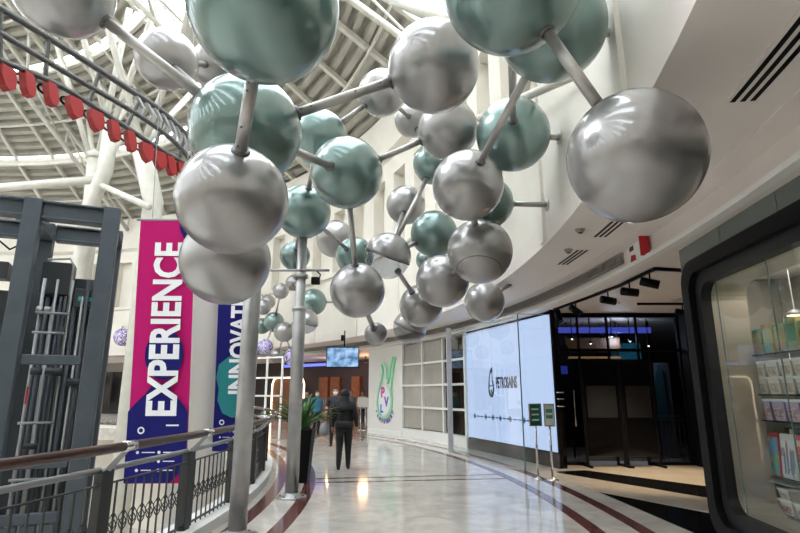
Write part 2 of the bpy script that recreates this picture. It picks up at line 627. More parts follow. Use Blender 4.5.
for lab, pts, r, (j, ends) in COLS:
    c = empty('roof_column', pts[0])
    tag(c, lab, 'column')
    MB().tube(pts, r, 16).build('trunk', M_STEELW, c, True)
    MB().lathe(pts[-1], [(r * .9, -.25), (r * 1.15, -.2), (r * 1.15, 0), (r * .5, .2)], 16).build('cap', M_STEELW, c, True)
    for e in ends:
        ex, ey = j[0] + (e[0] - j[0]) * 1.5, j[1] + (e[1] - j[1]) * 1.5
        er = math.hypot(ex - CX, ey - CY)
        e = (ex, ey, zr(er, 0) - .25)
        MB().tube([j, e], .13, 8).build('branch', M_STEELW, c, True)
t = empty('tie_tube', (-17.5, 20.7, 9.7))
tag(t, 'white horizontal steel tube between roof columns above the lift tower', 'beam')
MB().tube([(-20.5, 20.7, 9.5), (-12.6, 20.7, 10.2)], .17, 10).build('tube', M_STEELW, t, True)
MB().tube([(-12.3, 20.5, 9.9), (-8.9, 17.9, 8.0)], .12, 8).build('brace', M_STEELW, t, True)
for lab, pts, r in (
        ('thin cream roof tube running behind the spheres to the right wall', [(1.402, 10.485, 7.236), (1.93, 5.27, 5.03)], .06),
        ('pale roof beam above the top silver sphere at the upper centre', [(-0.7, 9.4, 9.75), (1.05, 6.99, 6.86)], .10),
        ('broad cream roof beam between two spheres at the upper left', [(-6.1, 13.2, 10.1), (-4.3, 10.0, 10.9), (-3.2, 8.1, 11.4)], .24)):
    t = MB().tube(pts, r, 12).build('roof_tube', M_STEELW, None, True, base=pts[0])
    tag(t, lab, 'beam')

# ------------------------------------------------------------------ molecule sculpture
def zebra(name, c1, c2):
    m = mat(name, c1, 0.25, coat=0.8)
    nt = m.node_tree
    w = nt.nodes.new('ShaderNodeTexNoise')
    w.inputs['Scale'].default_value = 5.0
    w.inputs['Distortion'].default_value = 1.5
    tc = nt.nodes.new('ShaderNodeTexCoord')
    r = nt.nodes.new('ShaderNodeValToRGB')
    r.color_ramp.interpolation = 'CONSTANT'
    r.color_ramp.elements[0].color = (*c1, 1)
    r.color_ramp.elements[1].color = (*c2, 1)
    r.color_ramp.elements[1].position = 0.48
    e = r.color_ramp.elements.new(0.62)
    e.color = (0.03, 0.03, 0.05, 1)
    nt.links.new(tc.outputs['Object'], w.inputs['Vector'])
    nt.links.new(w.outputs['Fac'], r.inputs[0])
    nt.links.new(r.outputs[0], nt.nodes['Principled BSDF'].inputs['Base Color'])
    return m


M_ZEB = zebra('purple_patch', (0.75, 0.74, 0.78), (0.22, 0.12, 0.50))
M_DOME = glass('clear_dome', (0.66, 0.68, 0.71), 1.0, 1.7)
SPH = {   # x, y, z, radius, finish: s silver, t teal, h silver cap over clear dome, c the same facing down, p patterned
    'S1': (-3.09, 4.17, 5.21, 0.44, 's'), 'S2': (-3.11, 6.28, 5.92, 0.40, 's'), 'S3': (-3.06, 7.73, 6.81, 0.36, 's'),
    'S4': (-0.91, 3.08, 4.12, 0.50, 't'), 'S5': (-1.54, 4.87, 4.15, 0.55, 't'), 'S6': (-1.40, 4.21, 3.17, 0.46, 's'),
    'S7': (-1.82, 5.41, 2.94, 0.46, 's'), 'S8': (-1.31, 7.89, 5.60, 0.46, 't'), 'S9': (-0.74, 6.91, 4.57, 0.50, 't'),
    'S10': (-1.69, 8.90, 4.69, 0.475, 't'), 'S11': (-2.10, 10.33, 4.26, 0.30, 't'), 'S12': (-1.57, 12.40, 5.22, 0.46, 's'),
    'S13': (-0.95, 10.87, 4.40, 0.40, 't'), 'S14': (-0.65, 8.01, 3.12, 0.42, 's'), 'S15': (-0.42, 9.29, 2.59, 0.20, 's'),
    'S16': (-0.21, 8.79, 3.86, 0.40, 'h'), 'S17': (0.12, 10.35, 5.34, 0.40, 's'), 'S18': (0.61, 9.14, 4.36, 0.42, 't'),
    'S18b': (0.65, 12.07, 4.61, 0.28, 't'), 'S19': (0.34, 4.78, 4.80, 0.46, 's'), 'S20': (-0.31, 8.15, 6.56, 0.40, 's'),
    'S21': (0.27, 10.24, 7.20, 0.38, 's'), 'S22': (0.67, 6.82, 5.18, 0.42, 's'), 'S23': (0.83, 3.37, 4.57, 0.52, 't'),
    'S24': (1.348, 4.114, 4.747, 0.47, 't'), 'S25': (1.486, 6.423, 4.896, 0.48, 't'), 'S26': (0.65, 9.43, 5.84, 0.40, 't'),
    'S27': (0.84, 6.20, 4.10, 0.44, 's'), 'S28': (1.266, 7.255, 4.253, 0.367, 't'), 'S29': (1.08, 6.97, 3.46, 0.44, 's'),
    'S30': (0.67, 8.27, 3.32, 0.42, 's'), 'S31': (0.39, 9.82, 3.17, 0.40, 's'), 'S32': (0.22, 11.91, 3.02, 0.38, 'c'),
    'S33': (1.69, 10.54, 3.37, 0.40, 's'), 'S34': (1.531, 3.216, 3.094, 0.43, 's'),
    'F1': (-3.35, 20.29, 4.99, 0.52, 't'), 'F2': (-3.20, 18.14, 3.96, 0.42, 'c'), 'F3': (-4.64, 21.35, 3.96, 0.40, 's'),
    'F4': (-4.76, 20.96, 5.55, 0.32, 's'), 'F5': (-4.80, 23.53, 6.40, 0.36, 's'), 'F6': (-5.82, 22.44, 5.14, 0.34, 's'),
    'F7': (-6.15, 24.54, 5.70, 0.34, 's'), 'F8': (-5.29, 22.32, 4.48, 0.42, 't'), 'F9': (-6.21, 23.96, 4.51, 0.36, 't'),
    'F10': (-5.40, 21.49, 3.37, 0.32, 'p'), 'F11': (-5.21, 23.01, 3.12, 0.32, 'c'), 'F12': (-4.28, 21.58, 2.98, 0.36, 'p'),
    'F13': (-7.63, 27.94, 6.97, 0.32, 's'),
    'G1': (-17.90, 34.03, 7.35, 0.42, 's'), 'G2': (-17.96, 34.27, 6.35, 0.42, 's'), 'G3': (-15.39, 29.72, 4.60, 0.50, 'p'),
}
UNIT = {}
for nm, m in (('s', M_SILVER), ('t', M_TEAL), ('p', M_ZEB)):
    UNIT[nm] = MB().sphere((0, 0, 0), 1, 48, 28).mesh('sphere', m, True)
HAX = Vector((0.35, -0.25, 0.9)).normalized()
UNIT['h'] = MB().sphere((0, 0, 0), 1, 48, 14, 0, 90, HAX).mesh('sphere', M_SILVER, True)
UNIT['dome'] = MB().sphere((0, 0, 0), .985, 48, 14, -90, 0, HAX).mesh('clear_dome', M_DOME, True)
UNIT['rim'] = MB().lathe((0, 0, 0), [(.99, -.05), (1.012, -.05), (1.012, .0), (.99, .0), (.99, -.05)], 48, HAX).mesh('rim', M_COLLAR, True)
SLAB = {'s': 'silver pearl sphere', 't': 'teal pearl sphere', 'h': 'silver half sphere over a clear dome', 'p': 'sphere with purple patches', 'c': 'silver half sphere over a clear dome'}


def add_sphere(key, root):
    x, y, z, r, k = SPH[key]
    b = WL[root.name]
    u = 'h' if k in 'hc' else k
    q = bpy.data.objects.new('sphere', UNIT[u])
    COL.objects.link(q)
    q.parent = root
    q.location = (x - b[0], y - b[1], z - b[2])
    q.scale = (r, r, r)
    q['label'] = SLAB[k]
    if k in 'hc':
        for n2 in ('clear_dome', 'rim'):
            d = bpy.data.objects.new(n2, UNIT['dome' if n2 == 'clear_dome' else 'rim'])
            COL.objects.link(d)
            d.parent = q
    return q


def rod(p0, p1, root, r=0.045, c0=0.0, c1=0.0, collars=True, bolts=False):
    """steel rod from surface to surface: c0/c1 = sphere radii at its ends"""
    a, b = Vector(p0), Vector(p1)
    d = (b - a).normalized()
    s, e = a + d * max(0, c0 - .02), b - d * max(0, c1 - .02)
    q = MB().tube([s, e], r, 14).build('rod', M_ROD, root, True)
    if collars:
        for p, dd, c in ((a, d, c0), (b, -d, c1)):
            if c > 0:
                MB().lathe(p + dd * (c - .022), [(r * 1.02, 0), (r * 1.5, 0), (r * 1.5, .03), (r * 1.02, .036)], 14, dd).build('collar', M_COLLAR, q, True)
    if bolts:
        L = (e - s).length
        side = d.cross(Vector((0, 1, 0))).normalized()
        fwd = -(Vector((0, 1, 0)) - d * d.y).normalized()
        for f in (.06, .16, .62, .88):
            MB().sphere(s + d * L * f + fwd * r, .010, 8, 6).build('bolt', M_COLLAR, q, True)
    return q


def link(a, b, root, r=0.045, bolts=False):
    A, B = SPH[a], SPH[b]
    rod(A[:3], B[:3], root, r, A[3], B[3], a not in ('S29', 'S30', 'S31'), bolts)


P2 = (-1.70, 8.98, 0.0)
P1 = (-1.86, 6.62, 0.0)
sc1 = empty('molecule_sculpture', P2)
tag(sc1, 'huge suspended sculpture of silver and teal spheres joined by rods on two grey poles', 'sculpture')
for k in SPH:
    if k[0] == 'S':
        add_sphere(k, sc1)
for a, b, bo in [('S1', 'S5', 0), ('S2', 'S3', 0), ('S3', 'S8', 0), ('S4', 'S6', 1), ('S5', 'S19', 1), ('S5', 'S9', 0), ('S8', 'S20', 0), ('S9', 'S22', 0),
                 ('S8', 'S10', 0), ('S9', 'S14', 0), ('S10', 'S13', 0), ('S13', 'S12', 0), ('S10', 'S11', 0), ('S14', 'S15', 0), ('S23', 'S25', 0),
                 ('S24', 'S27', 0), ('S23', 'S34', 0), ('S16', 'S26', 0), ('S16', 'S18', 0), ('S17', 'S16', 0), ('S16', 'S31', 0), ('S25', 'S28', 0),
                 ('S18', 'S18b', 0), ('S20', 'S21', 0), ('S21', 'S26', 0), ('S29', 'S30', 0), ('S30', 'S31', 0), ('S31', 'S32', 0), ('S29', 'S27', 0),
                 ('S6', 'S7', 0), ('S19', 'S22', 0)]:
    if a not in ('S19',):
        link(a, b, sc1, 0.05 if a in ('S4', 'S5', 'S1') else 0.042, bool(bo))
link('S2', 'S5', sc1, 0.035)
rod(SPH['S33'][:3], (2.25, 10.62, 3.74), sc1, .035, SPH['S33'][3], 0)
# rods that pin spheres to the right wall
for k in ('S24', 'S25', 'S28'):
    x, y, z, r, _ = SPH[k]
    xw = CX + math.sqrt(RE ** 2 - (y + .08 - CY) ** 2)
    rod((x, y, z), (xw + .05, y + .08, z), sc1, 0.04, r, 0)
    MB().lathe((xw - .03, y + .08, z), [(.09, 0), (.09, .04)], 16, (1, 0, 0)).build('wall_flange', M_ROD, sc1, True)
# seam ring round the bottom cap of one sphere
x, y, z, r, _ = SPH['S29']
MB().lathe((x, y, z), [(r * .67, -r * .75), (r * .682, -r * .74), (r * .675, -r * .73), (r * .66, -r * .74), (r * .67, -r * .75)], 40, (0.12, .42, .9)).build('seam', M_COLLAR, sc1, True)


def pole(x, y, top, root):
    MB().lathe((x, y, 0), [(.105, 0.02), (.105, 2.96), (.083, 3.0), (.083, top)], 24).build('pole', M_POLE, root, True)
    MB().lathe((x, y, 0), [(.24, 0), (.24, .022), (.125, .03), (.118, .07), (.105, .075)], 24).build('base_plate', M_POLE, root, True)
    for zc in (2.98, 3.55):
        if zc < top:
            MB().lathe((x, y, zc), [(.09, -.04), (.125, -.04), (.125, .02), (.09, .03)], 24).build('pole_collar', M_POLE, root, True)
    for k in range(6):
        a = k * 60
        MB().lathe((x + .18 * math.cos(rad(a)), y + .18 * math.sin(rad(a)), .02), [(.018, 0), (.018, .02)], 6).build('bolt', M_COLLAR, root)


pole(P2[0], P2[1] - .03, 4.24, sc1)
pole(P1[0], P1[1], 3.5, sc1)
rod((P1[0], P1[1], 3.42), SPH['S7'][:3], sc1, .05, 0, SPH['S7'][3])
rod((P1[0], P1[1], 3.40), SPH['S5'][:3], sc1, .05, 0, SPH['S5'][3])

sc2 = empty('molecule_sculpture', (-4.9, 21.5, 3.0))
tag(sc2, 'distant cluster of small silver and teal spheres seen between the two grey poles', 'sculpture')
for k in SPH:
    if k[0] == 'F':
        add_sphere(k, sc2)
for a, b in [('F1', 'F2'), ('F1', 'F3'), ('F4', 'F8'), ('F4', 'F5'), ('F5', 'F1'), ('F6', 'F8'), ('F6', 'F7'), ('F8', 'F9'), ('F8', 'F10'), ('F3', 'F8'), ('F3', 'F11'), ('F3', 'F12'), ('F7', 'F13')]:
    link(a, b, sc2, 0.035)
xw = CX + math.sqrt(RE ** 2 - (20.3 - CY) ** 2)
rod(SPH['F1'][:3], (xw + .1, 20.3, 4.99), sc2, .04, .52, 0)
sc3 = empty('molecule_sculpture', (-17.9, 34.1, 4.0))
tag(sc3, 'far trio of spheres, one purple, beside the lift tower', 'sculpture')
for k in ('G1', 'G2', 'G3'):
    add_sphere(k, sc3)
link('G1', 'G2', sc3, .06)
link('G2', 'G3', sc3, .06)
rod(SPH['G1'][:3], (-18.2, 33.2, 14.0), sc3, .04, .42, 0)
# small camera bar clamped to the rear pole
t = empty('spotlight_bar', (-1.75, 8.9, 3.9))
tag(t, 'thin grey crossbar with a small black spotlight on the rear pole', 'bar')
MB().tube([(-2.35, 8.83, 3.62), (-1.2, 8.83, 3.62)], .022, 8).build('bar', M_GALV, t, True)
MB().bbox(-1.5, -1.36, 8.78, 8.9, 3.38, 3.5, .01).build('lamp_head', M_BLACK, t)
MB().tube([(-1.43, 8.83, 3.62), (-1.35, 8.83, 3.55), (-1.37, 8.84, 3.46)], .012, 6).build('yoke', M_BLACK, t)

# ------------------------------------------------------------------ ride track with red brackets, top left
tr = empty('ride_track', (-6.8, 7.9, 7.0))
tag(tr, 'curving grey three-rail ride track hung with red brackets at the upper left', 'ride track')
RA = [(-6.87, 7.084, 7.807), (-6.779, 7.783, 7.942), (-6.404, 8.955, 8.009), (-5.747, 10.176, 7.866), (-5.276, 10.858, 7.685), (-4.89, 11.401, 7.322), (-4.638, 11.81, 6.75)]
RB = [(-6.87, 7.178, 7.412), (-6.779, 7.881, 7.529), (-6.363, 9.153, 7.558), (-5.684, 10.369, 7.435), (-5.202, 11.064, 7.202), (-4.89, 11.508, 6.869), (-4.638, 11.919, 6.287)]
RC = [(-6.87, 7.296, 6.911), (-6.779, 7.986, 7.084), (-6.443, 9.042, 7.252), (-5.923, 10.08, 7.112), (-5.419, 10.86, 6.906), (-4.971, 11.447, 6.741), (-4.638, 11.875, 6.473)]


def spl(pts, n):
    out = []
    V = [Vector(p) for p in pts]
    for i in range(len(V) - 1):
        p0, p1, p2, p3 = V[max(i - 1, 0)], V[i], V[i + 1], V[min(i + 2, len(V) - 1)]
        for k in range(n):
            t = k / n
            out.append(.5 * ((2 * p1) + (p2 - p0) * t + (2 * p0 - 5 * p1 + 4 * p2 - p3) * t * t + (3 * p1 - p0 - 3 * p2 + p3) * t ** 3))
    out.append(V[-1])
    return out


SA, SB, SCc = spl(RA, 8), spl(RB, 8), spl(RC, 8)
M_RAIL = mat('track_rail', (0.08, 0.08, 0.077), 0.4, metal=0.4)
for S, r in ((SA, .065), (SB, .055), (SCc, .055)):
    MB().tube(S, r, 10).build('rail', M_RAIL, tr, True)
for i in range(2, 48, 6):
    MB().tube([SA[i], SCc[i]], .04, 6).build('tie', M_RAIL, tr)
for i in range(25, 46, 2):
    d = (SB[i + 1] - SB[i]).normalized()
    m = (SA[i] + SB[i]) / 2
    MB().tube([SA[i], m + d * .12, SB[i]], .05, 6).build('cleat', M_GALV, tr)
br = [(0, .0), (.24, 0), (.30, -.10), (.30, -.30), (.22, -.42), (.06, -.42), (0, -.30)]
for i in range(0, 46, 3):
    p = SCc[i]
    d = (SCc[i + 1] - SCc[i]).normalized()
    n = Vector((d.y, -d.x, 0)).normalized()
    fr = lambda u, v, w, p=p, d=d, n=n: tuple(p + Vector((d.x, d.y, 0)) * (u - .12) + Vector((0, 0, 1)) * (v - .04) + n * w)
    big = (i // 3) % 4 in (2, 3)
    k = 1.0 if big else .95
    q = MB().prism([(u * k + (v * -.25), v * k) for u, v in ([(.0, -.04), (.24, -.04), (.26, -.2), (.22, -.36), (.12, -.44), (.03, -.38), (-.02, -.22)] if big else [(u * .66, v) for u, v in br])], -.11, .06, fr).build('red_bracket', M_RED, tr)
    MB().ringprism(circle(.10, -.10, .16, 14, 0, 360, .10), circle(.10, -.10, .12, 14, 0, 360, .07), -.16, -.13, fr).build('hoop', M_BLACK, q)

# ------------------------------------------------------------------ balcony railing
rl = empty('balcony_railing', P(20.62, -7.3, 0))
tag(rl, 'dark iron balcony railing with wooden handrail and twisted basket balusters', 'railing')
RP = 20.62
pa = [-20.2 + 4.3 * k for k in range(18)]
MB().tube([P(20.82, a / 2, 1.15) for a in range(-41, 107)], .040, 12).build('handrail', M_WOOD, rl, True)
base = WL[rl.name]


def mesh_at(mb, name, m, smooth=False):
    return mb.mesh(name, m, smooth)


# local frame: x radial, y along, z up; origin on post axis at floor
post_m = MB().bbox(-.045, .045, -.075, .075, .0, .95, .006).mesh('post', M_IRON)
plate_m = MB().bbox(-.03, .03, -.03, .09, .80, .96, .004).mesh('cover_plate', mat('plate_grey', (.22, .22, .215), .4, metal=.3))
br_m = MB().hexa([(-.01, -.012, .94), (.05, -.012, .94), (.05, .012, .94), (-.01, .012, .94), (.17, -.012, 1.125), (.215, -.012, 1.125), (.215, .012, 1.125), (.17, .012, 1.125)]).mesh('bracket', M_GALV)
slv = MB().tube([(.2, -.075, 1.15), (.2, .075, 1.15)], .045, 14).mesh('sleeve', M_CHROME, True)
bal_m = MB().box(-.007, .007, -.007, .007, .12, .83).mesh('baluster', M_IRON)
bk = MB()
for k in range(4):
    pts = []
    for i in range(7):
        t = i / 6
        a = rad(90 * k + 180 * t)
        rr = .006 + .034 * math.sin(math.pi * t)
        pts.append((rr * math.cos(a), rr * math.sin(a),   .40 + .17 * t))
    bk.tube(pts, .0055, 4)
bask_m = bk.mesh('basket_twist', M_IRON)


def putr(name, me, parent, R, a, loc_parent=True):
    q = bpy.data.objects.new(name, me)
    COL.objects.link(q)
    q.parent = parent
    p = P(R, a, 0)
    q.location = (p[0] - base[0], p[1] - base[1], p[2] - base[2])
    q.rotation_euler = (0, 0, rad(a))
    return q


for i, a in enumerate(pa):
    q = putr('post', post_m, rl, RP, a)
    for nm, me in (('cover_plate', plate_m), ('bracket', br_m), ('sleeve', slv)):
        c = bpy.data.objects.new(nm, me)
        COL.objects.link(c)
        c.parent = q
    if i < len(pa) - 1:
        a1 = a + 4.3
        ss = [a + .2 + (4.3 - .4) * k / 4 for k in range(5)]
        MB().tube([P(RP, t, .955) for t in ss], .026, 10).build('metal_rail', M_GALV, rl, True)
        MB().sector(RP - .016, RP + .016, a + .2, a1 - .2, .825, .837, 1).build('top_bar', M_IRON, rl)
        MB().sector(RP - .012, RP + .012, a + .2, a1 - .2, .15, .17, 1).build('bottom_bar', M_IRON, rl)
        for k in range(1, 10):
            ab = a + .12 + (4.3 - .24) * k / 10
            b = putr('baluster', bal_m, rl, RP, ab)
            if -9 < ab < 25:
                c = bpy.data.objects.new('basket_twist', bask_m)
                COL.objects.link(c)
                c.parent = b

# ------------------------------------------------------------------ lift tower
A = Vector((-6.34, 8.75, 0))
B = Vector((-5.25, 9.25, 0))
ux = (B - A).normalized()
uy = Vector((-ux.y, ux.x, 0))
lf = empty('lift_tower', (A.x, A.y, -5.0))
tag(lf, 'charcoal steel lift tower with exposed machinery behind the railing', 'lift tower')
W = (B - A).length
T = lambda x, y, z: tuple(A + ux * x + uy * y + Vector((0, 0, z)))
DP = 1.55


def lbox(name, x0, x1, y0, y1, z0, z1, m=M_CHAR, par=None, b=.012):
    return MB(T).bbox(x0, x1, y0, y1, z0, z1, b).build(name, m, par or lf)


TOPZ = 4.86
for x in (-1.45, 0, W):
    for y in (0, DP):
        wd = .135 if y == 0 else .11
        lbox('column', x - wd, x + wd, y - .13, y + .13, -5.0, TOPZ)
for y, h in ((0, .30), (DP, .30)):
    for x0, x1 in ((-1.315, -.135), (.135, W - .135)):
        # I-beams: web plus two flanges
        q = lbox('beam', x0, x1, y - .05, y + .05, TOPZ - h - .02, TOPZ - .05)
        lbox('flange', x0, x1, y - .13, y + .13, TOPZ - .06, TOPZ - .02, par=q)
        lbox('flange', x0, x1, y - .13, y + .13, TOPZ - h - .04, TOPZ - h, par=q)
for x in (-1.45, 0, W):
    q = lbox('beam', x - .05, x + .05, .13, DP - .13, TOPZ - .32, TOPZ - .05)
    lbox('flange', x - .13, x + .13, .13, DP - .13, TOPZ - .36, TOPZ - .32, par=q)
for z in (2.05, -.4):
    lbox('cross_beam', .17, W - .17, -.05, .06, z, z + .16)
    lbox('cross_beam', .13, W - .13, DP - .06, DP + .06, z, z + .14)
    lbox('cross_beam', -1.28, -.17, DP - .06, DP + .06, z, z + .14)
# machinery: guides, rollers, ladder, cable trays, motor box
q = lbox('machine_housing', .12, .62, .75, 1.15, 3.35, 3.95, M_CHARD)
MB(T).tube([(.2, .7, 3.97), (.55, .7, 4.02), (.62, .7, 3.9), (.62, .7, 1.0)], .02, 8).build('cable_conduit', M_GALV, lf, True)
lbox('motor_box', .72, 1.12, .55, 1.0, 3.1, 3.45, M_CHARD)
lbox('status_panel', .78, 1.0, .535, .55, 3.22, 3.3, mat('panel_teal', (.02, .30, .34), .4))
lbox('counterweight', .55, .95, .95, 1.3, -2.0, 2.95, M_CHARD)
for i, (x, y, r, m) in enumerate(((.22, .62, .030, M_GALV), (.28, .85, .034, M_CHAR), (.36, .85, .026, M_GALV), (.42, .62, .022, M_GALV), (.50, .7, .026, M_CHAR),
                                  (.58, .62, .03, M_CHARD), (.66, .62, .02, M_GALV), (.74, .62, .032, M_CHAR), (.86, .5, .022, M_GALV), (.92, .5, .03, M_CHARD), (1.0, .6, .022, M_GALV))):
    MB(T).tube([(x, y, -5), (x, y, 3.3 if i % 3 else 3.6)], r, 8).build('guide_rod', m, lf, True)
for k in range(5):
    z = 2.62 + .35 * k if k < 2 else 1.1 - .9 * (k - 2)
    MB(T).tube([(.17, .5, z), (.68, .5, z)], .022, 8).build('rung', M_GALV, lf, True)
for x, z in ((.22, 3.02), (.34, 3.02), (-.55, 2.9)):
    q = MB(T).lathe((x, .55, z), [(.045, -.05), (.07, -.04), (.07, .04), (.045, .05)], 12, (1, 0, 0)).build('pulley', M_GALV, lf, True)
for x0, x1, z, r in ((.24, .40, 1.95, .06), (.45, .70, 1.95, .07), (.78, .98, 1.78, .07), (.30, .5, .72, .05)):
    MB(T).lathe(A * 0 + Vector(((x0 + x1) / 2, .5, z)), [(r, 0), (r, .02), (r * .8, .03)], 12).build('roller_cap', M_CHARD, lf, True)
    MB(T).tube([(x0, .5, z), (x1, .5, z)], r, 12).build('roller', M_CHARD, lf, True)
lbox('warning_mark', .205, .235, .585, .592, .9 + .5, 1.7, mat('mark_red', (.45, .02, .05), .5))
MB(T).bbox(.14, W - .14, 1.2, 1.24, -5, 3.75, .01).build('back_panel', M_CHARD, lf)
MB(T).bbox(-1.25, -.2, 1.0, 1.04, -5, 3.4, .01).build('back_panel', M_CHARD, lf)
lbox('control_box', -.75, -.35, .6, .95, 3.55, 3.85, M_CHARD)
MB(T).tube([(-.9, .5, 4.1), (-.6, .4, 4.25), (-.35, .5, 4.05), (-.15, .5, 4.2)], .02, 6).build('cable', M_BLACK, lf, True)
for k in range(3):
    MB(T).tube([(-.95 + .22 * k, .55, -5), (-.95 + .22 * k, .55, 3.3)], .035, 8).build('guide_rod', M_CHAR, lf, True)
for k in range(9):
    MB(T).tube([(.2 + .1 * k, .95, -5), (.2 + .1 * k, .95, 3.3)], .028, 6).build('guide_rod', M_CHARD if k % 2 else M_CHAR, lf, True)
for x in (.35, .6, .85):
    MB(T).bbox(x - .1, x + .1, -.02, .0, -.9, -.42, .006).build('guard_plate', M_CHAR, lf)
lbox('guard_sill', .17, W - .17, -.06, .1, .42, .52)

# ------------------------------------------------------------------ round white column and the two banners
o = MB().lathe((-4.05, 11.2, -5.2), [(.52, 0), (.52, 10.6), (.60, 10.75), (.60, 10.9)], 32).build('round_column', M_WHITE, None, True, base=(-4.05, 11.2, -5.2))
tag(o, 'thick round white column between the magenta and the navy banner', 'column')


def banner(root, fr, w, h, base_m, word, tsize, shapes, ty, tx, bold, sx):
    nseg = 10
    mb = MB()
    for i in range(nseg):
        v0, v1 = h * i / nseg, h * (i + 1) / nseg
        w0 = lambda v: .015 * math.sin(v * 1.3)
        mb.hexa([fr(0, v0, w0(v0)), fr(w, v0, w0(v0)), fr(w, v0, w0(v0) + .004), fr(0, v0, w0(v0) + .004),
                 fr(0, v1, w0(v1)), fr(w, v1, w0(v1)), fr(w, v1, w0(v1) + .004), fr(0, v1, w0(v1) + .004)])
    cl = mb.build('cloth', base_m, root)
    for poly, m in shapes:
        MB().prism(poly, -.022, -.024, fr).build('printed_shape', m, cl)
    text(word, tsize, lambda u, v, d: fr(u + tx, v + ty, -.027 - d * .2), M_PRINTW, cl, 'lettering', bold, 'LEFT', .002, True, sx)
    MB().tube([fr(-.06, h + .02, 0), fr(w + .06, h + .02, 0)], .022, 8).build('top_bar', M_GALV, root, True)
    MB().tube([fr(w * .2, h + .02, 0), fr(w * .2, h + 8.2, .0)], .006, 4).build('hanging_wire', M_GALV, root)
    MB().tube([fr(w * .8, h + .02, 0), fr(w * .8, h + 8.2, .0)], .006, 4).build('hanging_wire', M_GALV, root)
    # footer icons and contact lines
    for k, (u, v) in enumerate(((.17, .42), (.17, .30), (.17, .18), (.47, .42), (.47, .30), (.47, .18))):
        MB().prism(circle(u * w / .85 + .0, v, .022, 12), -.026, -.028, fr).build('footer_icon', M_PRINTW, cl)
        MB().prism([(u + .06, v - .006), (u + .24 - .02 * (k % 3), v - .006), (u + .24 - .02 * (k % 3), v + .007), (u + .06, v + .007)], -.026, -.028, fr).build('footer_line', M_PRINTW, cl)
    return cl


W1, H1 = .85, 3.88
b1 = empty('hanging_banner', (-3.98, 8.0, .35))
tag(b1, 'magenta vertical banner reading EXPERIENCE with navy shapes', 'banner')
lean = .05
fr1 = lambda u, v, d: (-3.88 + u - lean * v, 8.0 + d + .04 * u, .35 + v)
navy_low = [(0, .01), (W1 - .22, .01), (W1, .22)] + [(W1, .95)] + [(W1 - .03, 1.02), (W1 - .12, 1.14), (W1 - .2, 1.22), (W1 - .27, 1.30), (W1 - .30, 1.38), (.33, 1.38), (.30, 1.32), (.22, 1.22), (.1, 1.1), (0, .98)]
sh1 = [(navy_low, M_NAVY), (circle(.47, 1.80, .28, 28, 0, 360, .37), M_NAVY),
       ([(W1, H1), (.60, H1), (.62, 3.72), (.68, 3.6), (.76, 3.53), (W1, 3.5)], M_NAVY)]
c1 = banner(b1, fr1, W1, H1, M_MAG, 'EXPERIENCE', .59, sh1, .90, .67, .019, .80)
MB().ringprism(circle(.2, .72, .05, 16), circle(.2, .72, .03, 16), -.026, -.028, fr1).build('emblem', M_PRINTW, c1)
MB().prism([(.55, .78), (.73, .78), (.73, .80), (.55, .80)], -.026, -.028, fr1).build('footer_line', M_PRINTW, c1)
b2 = empty('hanging_banner', (-3.68, 10.6, .52))
tag(b2, 'navy vertical banner reading INNOVATE with a teal blob, behind the front pole', 'banner')
K2 = .848
fr2 = lambda u, v, d: (-3.55 + u * K2 - .03 * v, 10.6 + d, .52 + v * K2)
blob = [(.08, 1.1), (.2, .82), (.42, .72), (.62, .75), (.8, .9), (.84, 1.3), (.8, 1.75), (.6, 2.1), (.3, 2.08), (.08, 1.9), (.03, 1.6), (.1, 1.35)]
sh2 = [(blob, M_TEALP)]
c2 = banner(b2, fr2, .86, 3.88, M_NAVY, 'INNOVATE', .565, sh2, 1.22, .72, .019, .80)
MB().ringprism(circle(.2, .62, .06, 12), circle(.2, .62, .035, 12), -.026, -.028, fr2).build('emblem', M_PRINTW, c2)

# ------------------------------------------------------------------ soffit fittings
def slot_diffuser(R, a, L, lab, nsl=3):
    r = empty('slot_diffuser', P(R, a, ZS - .02))
    tag(r, lab, 'air vent')
    da = math.degrees(L / R)
    w = .12
    MB().sector(R - w, R + w, a - da / 2, a + da / 2, ZS - .028, ZS - .02, .5).build('frame', M_SOFFIT, r)
    for k in range(nsl):
        rc = R - w + .05 + (2 * w - .10) * k / (nsl - 1)
        MB().sector(rc - .018, rc + .018, a - da / 2 + .06, a + da / 2 - .06, ZS - .032, ZS - .029, .5).build('slot', M_BLACK, r)


slot_diffuser(25.86, -10.5, 1.7, 'long three-slot ceiling diffuser at the upper right')
slot_diffuser(25.80, -1.5, .75, 'slotted ceiling diffuser just below the big right sphere')
slot_diffuser(25.80, 1.9, 1.0, 'slotted ceiling diffuser left of the red alarm sign')
for (R, a, lab) in ((25.42, -1.5, 'round smoke detector on the soffit below the big right sphere'), (25.58, .85, 'small dark round sensor on the soffit beside the diffuser')):
    p = P(R, a, ZS - .02)
    d = empty('smoke_detector', p)
    tag(d, lab, 'detector')
    MB().lathe(p, [(.02, -.05), (.045, -.045), (.055, -.02), (.065, -.018), (.065, 0)], 16).build('body', mat('detector_grey', (.35, .33, .31), .5), d, True)
    MB().lathe(p, [(.03, -.058), (.03, -.05)], 12).build('cap', M_CHARD, d, True)
